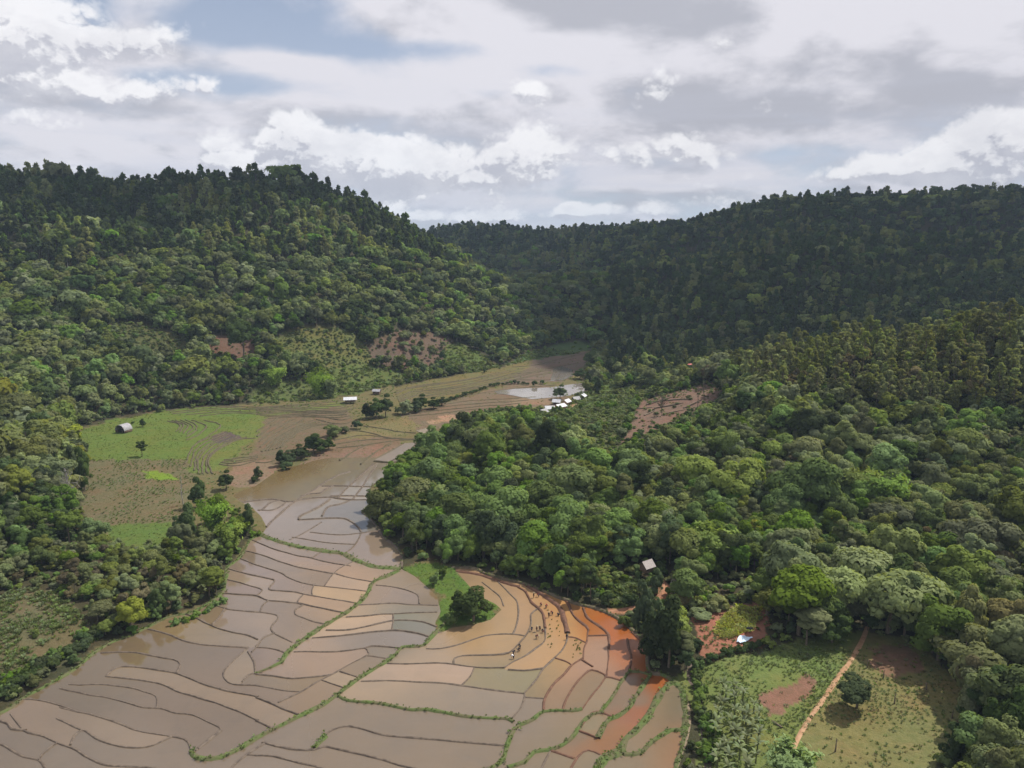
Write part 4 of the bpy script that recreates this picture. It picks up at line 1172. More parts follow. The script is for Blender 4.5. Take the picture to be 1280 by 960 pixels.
KNOLL = [(455, 640), (470, 600), (520, 575), (560, 535), (640, 515), (720, 530), (790, 560), (800, 640), (850, 700), (860, 760), (860, 840), (800, 800), (740, 760), (600, 715), (505, 715)]
LEFT_BANK = [(-400, 640), (0, 640), (120, 640), (215, 690), (320, 650), (330, 720), (240, 800), (120, 830), (-400, 1200)]
LEFT_RISE = [(-300, 500), (110, 520), (125, 640), (60, 680), (-300, 700)]
CREST = [(845, 400), (1700, 380), (1700, 540), (1290, 530), (1180, 520), (1050, 520), (960, 505), (900, 470), (850, 460)]
BACK = [(540, 500), (690, 500), (790, 500), (800, 560), (560, 556)]
MIDSCRUB = [(700, 540), (720, 500), (850, 478), (900, 500), (960, 560), (900, 620), (800, 600)]
BRIGHT = [(840, 700), (870, 620), (930, 640), (1000, 640), (1060, 590), (1130, 600), (1130, 660), (1000, 700), (900, 740)]
FGRIGHT = [(960, 700), (1700, 660), (1700, 1300), (1150, 1000), (1215, 880), (1120, 800), (980, 800)]

recs = dict(x=[], y=[], z=[], kind=[], idx=[], h=[], w=[])
for (r0, r1, st) in ((100, 330, 3.85), (330, 560, 4.3), (560, 1050, 5.7), (1050, 1900, 8.5)):
    X, Y = grid_points(r0, r1, st)
    Z = gz(X, Y)
    px, py, dep = project(X, Y, Z)
    k = (px > -140) & (px < 1420) & (py < 1120) & (Y > 60)
    X, Y, Z, px, py = X[k], Y[k], Z[k], px[k], py[k]
    jr = 5.0 * 250 / np.hypot(X, Y)
    li = land_index(px, py, ((vnoise(X, Y, 6, 31) - .5) * jr, (vnoise(X, Y, 6, 32) - .5) * jr * .6))
    dv = seg_dist(X, Y, VALLEY_W)
    r = np.hypot(X, Y)
    u = RNG.uniform(0, 1, len(X)); u2 = RNG.uniform(0, 1, len(X)); nz = vnoise(X, Y, 26, 41)
    knoll = in_poly(px, py, KNOLL); lb = in_poly(px, py, LEFT_BANK); lr = in_poly(px, py, LEFT_RISE); cr = in_poly(px, py, CREST) & (r < 470) & (X > 0)
    ms = in_poly(px, py, MIDSCRUB) & (r < 450); br = in_poly(px, py, BRIGHT); fr = in_poly(px, py, FGRIGHT)
    mount = (X < 160) & (r > 330) & (px < 760) & (py < 540)
    farh = (r > 480) & ~mount
    back_garden = in_poly(px, py, [(850, 742), (880, 725), (960, 722), (985, 760), (970, 790), (955, 752), (893, 768), (862, 776)]) | in_poly(px, py, [(745, 712), (800, 700), (845, 712), (850, 765), (800, 770), (750, 760)])
    in_back = in_poly(px, py, BACK) & (r > 318) & (r < 520)
    for i in range(len(X)):
        nm = LAND[li[i]][0] if li[i] >= 0 else ''
        opn = li[i] >= 0 and LAND[li[i]][3]
        kind, tone, h, w = 'broadleaf_tree', None, 8.0, None
        if nm == 'scrub':
            if u[i] > .22: continue
            kind = 'shrub' if u2[i] < .85 else 'broadleaf_tree'; h = 2.0 + 1.6 * u2[i]; tone = 'olive' if nz[i] > .35 else 'lush'
            if kind != 'shrub': h = 5.0
        elif nm == 'cliff':
            if u[i] > .42: continue
            h = 4.0 + 4 * u2[i]; tone = 'grey' if u2[i] > .5 else 'olive'
        elif opn:
            if nm == 'meadow' and u[i] < .10: kind = 'shrub'; h = 1.8 + u2[i]; tone = 'lush'
            elif nm in ('weeds', 'clearing') and u[i] < .05: kind = 'shrub'; h = 1.2 + u2[i] * .8; tone = 'olive'
            else: continue
        elif cr[i]:
            if RNG.uniform() < .22: continue
            if u[i] < .66: kind = 'pine_tree'; h = 10 + 6.5 * u2[i]; tone = 'pine'
            else: h = 6 + 4 * u2[i]; tone = ('olive', 'grey', 'dark', 'brown')[int(u2[i] * 3.99)]
        elif knoll[i]:
            h = 7 + 5.0 * u2[i]; tone = ('lush', 'lush', 'lush', 'dark', 'olive')[int(u[i] * 4.99)]
        elif lb[i]:
            h = 3.2 + 2.6 * u2[i]; tone = ('olive', 'olive', 'lush', 'grey', 'brown')[int(u[i] * 4.99)] if nz[i] < .6 else 'olive'
            if px[i] < 90 and py[i] < 690: h += 2; tone = 'lush' if u[i] < .5 else 'dark'
        elif lr[i]:
            h = 8 + 5 * u2[i]; tone = ('olive', 'grey', 'olive', 'dark', 'yellow')[int(u[i] * 4.5)]
        elif ms[i]:
            h = 4 + 4.5 * u2[i]; tone = ('olive', 'lush', 'grey', 'lush')[int(u[i] * 3.99)]
            if u[i] > .75: kind = 'shrub'; h = 2.5
        elif mount[i]:
            if py[i] < 330 + 40 * (nz[i] - .5) and u[i] < .5: kind = 'pine_tree'; h = 11 + 6 * u2[i]; tone = 'pine' if nz[i] > .62 else 'dark'
            else: h = 7.5 + 5 * u2[i]; tone = ('olive', 'dark', 'olive', 'grey', 'dark', 'lush')[int(u[i] * 5.99)]
            if dv[i] < 25: h *= .7
        elif farh[i]:
            if u[i] < .34: kind = 'pine_tree'; h = 10.5 + 5 * u2[i]; tone = 'dark' if u2[i] < .85 else 'pine'  # mostly the dark tone: part of the cloud shade is in the leaf colour
            else: h = 8 + 4 * u2[i]; tone = ('dark', 'olive', 'dark')[int(u2[i] * 2.99)]
        elif br[i]:
            h = 6 + 3.5 * u2[i]; tone = ('lush', 'lush', 'olive', 'lush', 'yellow')[int(u[i] * 4.3)]
        else:
            h = 6.5 + 4.5 * u2[i]; tone = ('olive', 'grey', 'dark', 'olive', 'grey', 'lush', 'brown')[int(u[i] * 6.12)]
            if fr[i]: h += .4
        if r[i] > 1050: h *= 1.15
        if kind == 'broadleaf_tree': h *= math.exp(RNG.normal(-.13, .26))
        if kind == 'pine_tree' and RNG.uniform() < .16: h *= 1.35
        if back_garden[i]:
            if u2[i] < .4: continue
            kind = 'shrub'; h = 1.6 + u2[i]
        if in_back[i]:
            if u2[i] < .3: continue
            kind = 'shrub' if u[i] < .7 else 'broadleaf_tree'; h = 2.4 + 2 * u2[i]; tone = 'lush' if u2[i] > .5 else 'olive'
        ps = PROTO[kind]
        cand = [q for q, p in enumerate(ps) if tone is None or p['mat'] == tone] or list(range(len(ps)))
        q = cand[int(u2[i] * 997) % len(cand)]
        wf = RNG.uniform(.88, 1.18) * (1.06 if r[i] > 560 else 1.0) * (1.15 if r[i] > 1050 else 1) * (.82 if kind == 'pine_tree' else 1)
        rad = ps[q]['W'] * h / ps[q]['H'] * wf / 2
        if dv[i] < rad * .62 and not (nm == 'meadow'): continue
        # keep crowns off the bare ground they would cover
        recs['x'].append(X[i]); recs['y'].append(Y[i]); recs['z'].append(Z[i] - .15); recs['kind'].append(kind); recs['idx'].append(q); recs['h'].append(h); recs['w'].append(wf)
    # nothing more
for k_ in recs: recs[k_] = np.array(recs[k_])
ct = recs['z'] + recs['h']
vis = visible(recs['x'], recs['y'], ct + 2)
for k_ in recs: recs[k_] = recs[k_][vis]
TX, TY, TZ, TK, TI, TH, TW = (recs[k_] for k_ in ('x', 'y', 'z', 'kind', 'idx', 'h', 'w'))
tpx, tpy, tdep = project(TX, TY, TZ + TH * .6)
# keep the foreground crowns out of sightlines to the small bare patches they stand in front of
cpx, cpy, _ = project(TX, TY, TZ + TH * .85)
lc = land_index(cpx, cpy)
def over_open(f, s):
    a_, b_, _ = project(TX + s * TWID * .42, TY, TZ + TH * f)
    return np.array([l >= 0 and LAND[l][0] in ('garden', 'crop', 'soil', 'field', 'meadow', 'clearing', 'weeds') for l in land_index(a_, b_)]) | (np.any([in_poly(a_, b_, q) for q in CLEAR], axis=0) & np.array([not in_poly(np.array([u_]), np.array([v_]), HUTB)[0] for u_, v_ in zip(*project(TX, TY, TZ)[:2])]))
CLEAR = [[(790, 704), (826, 704), (828, 736), (815, 762), (790, 735)], [(668, 486), (742, 486), (742, 514), (668, 524)], [(838, 450), (874, 450), (874, 472), (838, 472)]]
HUTB = [(780, 690), (835, 690), (835, 716), (780, 716)]
TWID = np.array([PROTO[TK[i]][TI[i]]['W'] / PROTO[TK[i]][TI[i]]['H'] for i in range(len(TX))]) * TH * TW
cover = np.array([l >= 0 and LAND[l][0] in ('garden', 'crop', 'soil', 'clearing', 'field', 'bare') for l in lc]) & (np.hypot(TX, TY) < 620) & (TK != 'shrub')
cover |= (over_open(.7, -1) | over_open(.7, 1) | over_open(.95, 0)) & (np.hypot(TX, TY) < 420) & (TK != 'shrub')
keep = ~cover
TX, TY, TZ, TK, TI, TH, TW, tpx, tpy, tdep = (a[keep] for a in (TX, TY, TZ, TK, TI, TH, TW, tpx, tpy, tdep))
print('forest plants', len(TX))

# the few hundred that show largest stand as things of their own; the rest is one mass of forest
REGION = [
    (KNOLL, 'on the wooded knoll beside the flooded paddies', 'trees covering the knoll beside the paddies'),
    (LEFT_RISE, 'on the low rise west of the crop field', 'trees on the low rise west of the crop field'),
    (LEFT_BANK, 'in the thicket on the western bank of the paddies', 'trees of the thicket on the western bank'),
    (CREST, 'along the pine crest below the shaded hills', 'trees along the pine crest'),
    (MIDSCRUB, 'in the scrub between the village and the felled clearing', 'trees in the scrub by the village'),
    (BRIGHT, 'on the bright green slope above the thatched hut', 'trees on the slope above the hut'),
    (FGRIGHT, 'in the tall wood around the dirt track field', 'trees of the wood around the track field'),
]
SLICES = [(0, 'by the far edge'), (1, 'halfway down'), (2, 'by the near edge')]
inframe = (tpx > 5) & (tpx < 1275) & (tpy > 0) & (tpy < 950)
solo = np.zeros(len(TX), bool)
for kd, most in (('broadleaf_tree', 285), ('pine_tree', 240), ('shrub', 150)):
    m_ = (TK == kd) & inframe
    size = np.where(m_, TH / np.maximum(tdep, 1) * np.where(vis[:1].any(), 1, 1), 0)
    o_ = np.argsort(-size)[:most]
    solo[o_[size[o_] > 0]] = True
LM = [((808, 720), 'the thatched hut'), ((925, 800), 'the blue sheet'), ((1084, 786), 'the head of the dirt track'), ((590, 760), 'the grassy spit'), ((700, 508), 'the village roofs'), ((840, 520), 'the felled clearing'),
      ((1270, 740), 'the bare orange bank'), ((490, 640), 'the paddy inlet'), ((165, 780), 'the round bright tree'), ((90, 620), 'the bare grey tree'), ((640, 530), 'the knoll top'), ((1000, 440), 'the dip of the crest'), ((1200, 430), 'the high end of the crest'),
      ((1090, 600), 'the bamboo grove'), ((40, 830), 'the weedy field'), ((900, 670), 'the bamboo on the slope'), ((300, 650), 'the stream clump'), ((1200, 830), 'the shaded field corner'), ((1180, 560), 'the broad middle slope'), ((740, 650), 'the shady flank of the knoll'), ((980, 540), 'the upper wood'), ((900, 460), 'the dead poles above the clearing'), ((1060, 470), 'the middle of the pine crest'), ((1120, 440), 'the crest summit'), ((1240, 480), 'the far end of the pine crest'), ((950, 480), 'the low shoulder of the crest'), ((700, 590), 'the scrub behind the knoll'), ((560, 640), 'the waterside face of the knoll'), ((620, 690), 'the terrace rim below the knoll'), ((1240, 650), 'the wood above the orange bank'), ((1050, 720), 'the wood above the track head'), ((960, 730), 'the wood behind the yellow crop'), ((120, 720), 'the middle of the western thicket')]
for i in np.where(solo)[0]:
    p = PROTO[TK[i]][TI[i]]
    reg = next(((b, c) for a, b, c in REGION if in_poly(np.array([tpx[i]]), np.array([tpy[i]]), a)[0]), ('in the mixed wood on the eastern slope', 'trees of the eastern slope'))
    lm = min(LM, key=lambda q: (q[0][0] - tpx[i]) ** 2 + (q[0][1] - tpy[i]) ** 2)[1]
    size_w = 'low' if TH[i] < 6 else ('tall' if TH[i] > 10.5 else 'mid sized')
    kw = {'broadleaf_tree': 'broadleaf tree', 'pine_tree': 'pine', 'shrub': 'shrub'}[TK[i]]
    shape_w = 'slender' if TW[i] < .95 else ('spreading' if TW[i] > 1.1 else 'rounded')
    row_w = ('highest up the slope', 'upslope', 'midway down', 'downslope')[min(3, int(max(0, (tpy[i] - 400) / 40)))] if TK[i] == 'pine_tree' else ('', 'foremost ')[int(tdep[i] < 190)]
    lab = ('%s %s %s %s, %s near %s' % (size_w, shape_w, TONE_WORD[p['mat']], kw, row_w, lm)) if TK[i] == 'pine_tree' else ('%s %s %s %s near %s' % (size_w, shape_w, TONE_WORD[p['mat']], kw, lm))
    words_ = lab.split()
    if len(words_) > 16: lab = '%s %s %s near %s' % (size_w, TONE_WORD[p['mat']], kw, lm)
    s_ = TH[i] / p['H']
    plant_tree(TK[i], int(TI[i]), TX[i], TY[i], TZ[i], s_ * TW[i], s_, RNG.uniform(0, 6.28), lab, {'pine_tree': 'pines near ', 'broadleaf_tree': 'broadleaf trees near ', 'shrub': 'shrubs near '}[TK[i]] + lm)

rest = ~solo
FARPROTO, FARIDX = [], {}
for kd in ('broadleaf_tree', 'pine_tree', 'shrub'):
    for j, p in enumerate(PROTO[kd]):
        for lod, (nl, ls) in enumerate(((None, None), (1300, .82), (380, 1.35))):
            if kd == 'shrub' and lod: nl, ls = (200, .62) if lod == 1 else (70, 1.0)
            if lod == 0:
                cm, tm = p['crown'], p['trunk']
                a = np.empty(len(cm.vertices) * 3, np.float32); cm.vertices.foreach_get('co', a)
                b = np.empty(len(tm.vertices) * 3, np.float32); tm.vertices.foreach_get('co', b)
                fa = np.empty(len(cm.loops), np.int32); cm.loops.foreach_get('vertex_index', fa)
                fb = np.empty(len(tm.loops), np.int32); tm.loops.foreach_get('vertex_index', fb)
                Nv = np.zeros((len(cm.vertices), 3), np.float32)
                for_n = np.empty(len(cm.loops) * 3, np.float32); cm.corner_normals.foreach_get('vector', for_n)
                Nv[fa] = for_n.reshape(-1, 3)
                geo = ((a.reshape(-1, 3), fa.reshape(-1, 4), Nv), (b.reshape(-1, 3), fb.reshape(-1, 4)))
            else: geo = p['far'](nl, ls)
            nv = len(geo[0][1])
            vv, ff = join([g_[:2] for g_ in geo])
            allN = np.zeros((len(vv), 3)); allN[:len(geo[0][0])] = geo[0][2]
            bark = M['pale_bark'] if kd == 'pine_tree' and j == 3 else M['bark']
            me_ = mesh_from('forest_tree', vv, ff, [LEAF[p['mat']], bark])
            mi = np.zeros(len(ff), np.int32); mi[nv:] = 1
            me_.polygons.foreach_set('material_index', mi)
            at_ = me_.attributes.new('leaf', 'FLOAT', 'FACE'); at_.data.foreach_set('value', np.random.default_rng(5).uniform(0, 1, len(ff)).astype(np.float32))
            set_normals(me_, allN)
            FARIDX[(kd, j, lod)] = len(FARPROTO); FARPROTO.append(me_)
dist = np.hypot(TX, TY)
lod = np.where(dist < 300, 0, np.where(dist < 620, 1, 2))
idx = np.array([FARIDX[(TK[i], int(TI[i]), int(lod[i]))] for i in range(len(TX))])
hh = np.array([PROTO[TK[i]][TI[i]]['H'] for i in range(len(TX))])
sel = rest
scatter_object('forest', 'dense mixed forest covering the hills around the valley', dict(x=TX[sel], y=TY[sel], z=TZ[sel], idx=idx[sel], rot=RNG.uniform(0, 6.28, sel.sum()), sx=(TH / hh * TW)[sel], sz=(TH / hh)[sel]), FARPROTO)

# undergrowth between the trunks
X, Y = grid_points(100, 520, 3.4)
Z = gz(X, Y); px, py, dep = project(X, Y, Z)
li = land_index(px, py); dv = seg_dist(X, Y, VALLEY_W)
opn = np.array([l >= 0 and LAND[l][3] == 1 for l in li])
k = (px > -80) & (px < 1360) & (py < 1080) & ~opn & (dv > 1.2) & visible(X, Y, Z + 3)
X, Y, Z = X[k], Y[k], Z[k]
n = len(X); sh0 = RNG.integers(0, 4, n)
ui = np.array([FARIDX[('shrub', int(a), 1)] for a in sh0])
us = RNG.uniform(.45, 1.0, n)
scatter_object('undergrowth', 'low leafy undergrowth filling the gaps under the trees', dict(x=X, y=Y, z=Z - .1, idx=ui, rot=RNG.uniform(0, 6.28, n), sx=us * 1.2, sz=us), FARPROTO)


# knee to head high scrub on the hillside clearings
X, Y = grid_points(250, 640, 2.1)
k = (X > -330) & (X < 130) & (Y > 230); X, Y = X[k], Y[k]
Z = gz(X, Y); px, py, dep = project(X, Y, Z)
li = land_index(px, py, ((vnoise(X, Y, 9, 71) - .5) * 12, (vnoise(X, Y, 9, 72) - .5) * 6))
nmz = np.array([LAND[l][0] if l >= 0 else '' for l in li])
nz = vnoise(X, Y, 12, 73) * .6 + vnoise(X, Y, 4, 74) * .4; u = RNG.uniform(0, 1, len(X))
k = ((nmz == 'scrub') & (u < np.clip((nz - .10) * 3.4, .35, .95))) | (((nmz == 'cliff') | (nmz == 'bare') | (nmz == 'clearing')) & (u < .14)) | ((nmz == 'meadow') & (u < .30))
k &= visible(X, Y, Z + 2)
X, Y, Z, nz = X[k], Y[k], Z[k], nz[k]; n = len(X)
SCRUB = []
for q_, tn in enumerate(('crop', 'grass', 'olive', 'crop')):
    pm_ = FARPROTO[FARIDX[('shrub', q_, 1)]].copy(); pm_.materials[0] = LEAF[tn]; SCRUB.append(pm_)
ui = RNG.integers(0, 4, n)
us = RNG.uniform(.25, .75, n)
scatter_object('hillside_scrub', 'low green scrub regrowing over the hillside clearings', dict(x=X, y=Y, z=Z - .1, idx=ui, rot=RNG.uniform(0, 6.28, n), sx=us * 1.15, sz=us * .8), SCRUB)


# ------------------------------------------------------------------ small growth: grass, crops, weeds
def tuft(tone, n, h, w, seed):
    rs = np.random.default_rng(seed)
    a = rs.uniform(0, 6.28, n); rad = rs.uniform(.0, w * .4, n)
    b = np.stack([np.cos(a) * rad, np.sin(a) * rad, np.zeros(n)], 1)
    o_ = np.stack([np.cos(a), np.sin(a), np.zeros(n)], 1) * (w * rs.uniform(.25, .6, (n, 1))) + np.array([0, 0, 1]) * h * rs.uniform(.6, 1.1, (n, 1))
    s = np.stack([-np.sin(a), np.cos(a), np.zeros(n)], 1) * w * .16
    Vv = np.stack([b - s * .5, b + s * .5, b + o_ * .6 + s, b + o_ * [1.1, 1.1, .95], b + o_ * .6 - s], 1)
    Vv = Vv[:, [0, 1, 2, 4]].copy(); Vv[:, 2] += o_ * .25; Vv[:, 3] += o_ * .3
    return leaf_mesh('tuft', rs, Vv.reshape(-1, 3), np.arange(n * 4).reshape(n, 4), tone)
TUFTS = [tuft('grass', 12, .55, .7, 1), tuft('grass', 14, .4, .9, 2), tuft('crop', 12, .6, .9, 3), tuft('crop', 10, .45, .7, 4), tuft('gold', 12, .5, .9, 5), tuft('lush' if 0 else 'crop', 16, .9, 1.1, 6), tuft('brown', 10, .5, .8, 7)]
gp = np.array(GRASS_PTS)
k = np.hypot(gp[:, 0], gp[:, 1]) < 330
gp = gp[k]
n = len(gp)
scatter_object('bund_grass', 'short green grass growing along the paddy bunds', dict(x=gp[:, 0], y=gp[:, 1], z=gp[:, 2], idx=RNG.integers(0, 2, n), rot=RNG.uniform(0, 6.28, n), sx=RNG.uniform(.35, .75, n), sz=RNG.uniform(.35, .8, n)), TUFTS)
crop = dict(x=[], y=[], z=[], idx=[], rot=[], sx=[], sz=[])
mead = dict(x=[], y=[], z=[], idx=[], rot=[], sx=[], sz=[])
for r0, r1, st in ((100, 230, .75), (230, 420, 1.35), (420, 640, 2.3)):
    X, Y = grid_points(r0, r1, st)
    k = (X > -260) & (X < 190)
    X, Y = X[k], Y[k]
    ca, sa = math.cos(.5), math.sin(.5)         # crops stand in rows
    Z = gz(X, Y); px, py, dep = project(X, Y, Z)
    k = (px > -40) & (px < 1320) & (py < 1020)
    X, Y, Z, px, py = X[k], Y[k], Z[k], px[k], py[k]
    li = land_index(px, py)
    names = np.array([LAND[l][0] if l >= 0 else '' for l in li])
    u = RNG.uniform(0, 1, len(X)); nz = vnoise(X, Y, 9, 61) * .6 + vnoise(X, Y, 3.0, 62) * .4
    rowd = np.abs(((X * sa + Y * ca) / 1.7) % 1 - .5) * 2
    for nm, prob, kinds, s0, s1, tgt, rows in (('crop', .85, (2, 3, 0, 0), .35, .85, crop, 0), ('field', .85, (3, 0, 0, 6), .35, .8, crop, 1), ('weeds', .9, (2, 5, 3, 0), .6, 1.3, crop, 0), ('garden', .30, (3, 2), .6, 1.0, crop, 0),
                                          ('lime', .5, (0, 1), .3, .6, mead, 0), ('terrace', .3, (0, 1), .3, .6, mead, 0), ('meadow', .7, (0, 1, 5), .9, 1.6, mead, 0), ('valley', .30, (0, 1), .5, .9, mead, 0), ('mudflat', .16, (0, 1, 6), .3, .6, mead, 0), ('soil', .10, (3, 6), .5, .9, crop, 0), ('clearing', .12, (3, 6), .8, 1.4, crop, 0)):
        q = (names == nm) & (u < prob * np.clip((nz - .22) * 2.6, .05, 1.2))
        if rows: q &= rowd > .25
        i = np.where(q)[0]
        if nm == 'valley': i = i[~in_poly(px[i], py[i], WATER)]
        kk = RNG.integers(0, len(kinds), len(i))
        f = 1.0 if r0 < 200 else (1.25 if r0 < 400 else 1.9)
        tgt['x'] += list(X[i]); tgt['y'] += list(Y[i]); tgt['z'] += list(Z[i]); tgt['idx'] += [kinds[a] for a in kk]; tgt['rot'] += list(RNG.uniform(0, 6.28, len(i)))
        ss_ = RNG.uniform(s0, s1, len(i)) * f; tgt['sx'] += list(ss_); tgt['sz'] += list(ss_ * RNG.uniform(.6, 1, len(i)))
    gpoly = [(893, 790), (905, 772), (925, 760), (950, 757), (953, 775), (945, 786), (925, 790), (903, 800)]
    i = np.where(in_poly(px + (nz - .5) * 18, py + (nz - .5) * 9, gpoly) & (u < .95))[0]
    crop['x'] += list(X[i]); crop['y'] += list(Y[i]); crop['z'] += list(Z[i]); crop['idx'] += [4] * len(i); crop['rot'] += list(RNG.uniform(0, 6.28, len(i))); crop['sx'] += [1.25] * len(i); crop['sz'] += [.9] * len(i)
print('crop', len(crop['x']), 'meadow', len(mead['x']))
scatter_object('crop_plants', 'small crop plants and weeds dotted over the dry fields', crop, TUFTS)
scatter_object('meadow_grass', 'tufts of grass over the green meadows and field edges', mead, TUFTS)

# ------------------------------------------------------------------ single trees, bushes, bamboo, bananas
def special(kind, tone, px, py, h, w, label, group=None, name=None):
    x, y, z = on_ground(px, py)
    ps = PROTO[kind]
    cand = [q for q, p in enumerate(ps) if p['tone'] == tone]
    q = cand[int(abs(px * 7 + py)) % len(cand)]
    p = ps[q]
    w *= 1.15 if group == 'trees along the stream through the fields' else .84
    o = plant_tree(kind, q, x, y, z - .05, w / p['W'], h / p['H'], (px * 1.7) % 6.28, label, group, name)
    return o

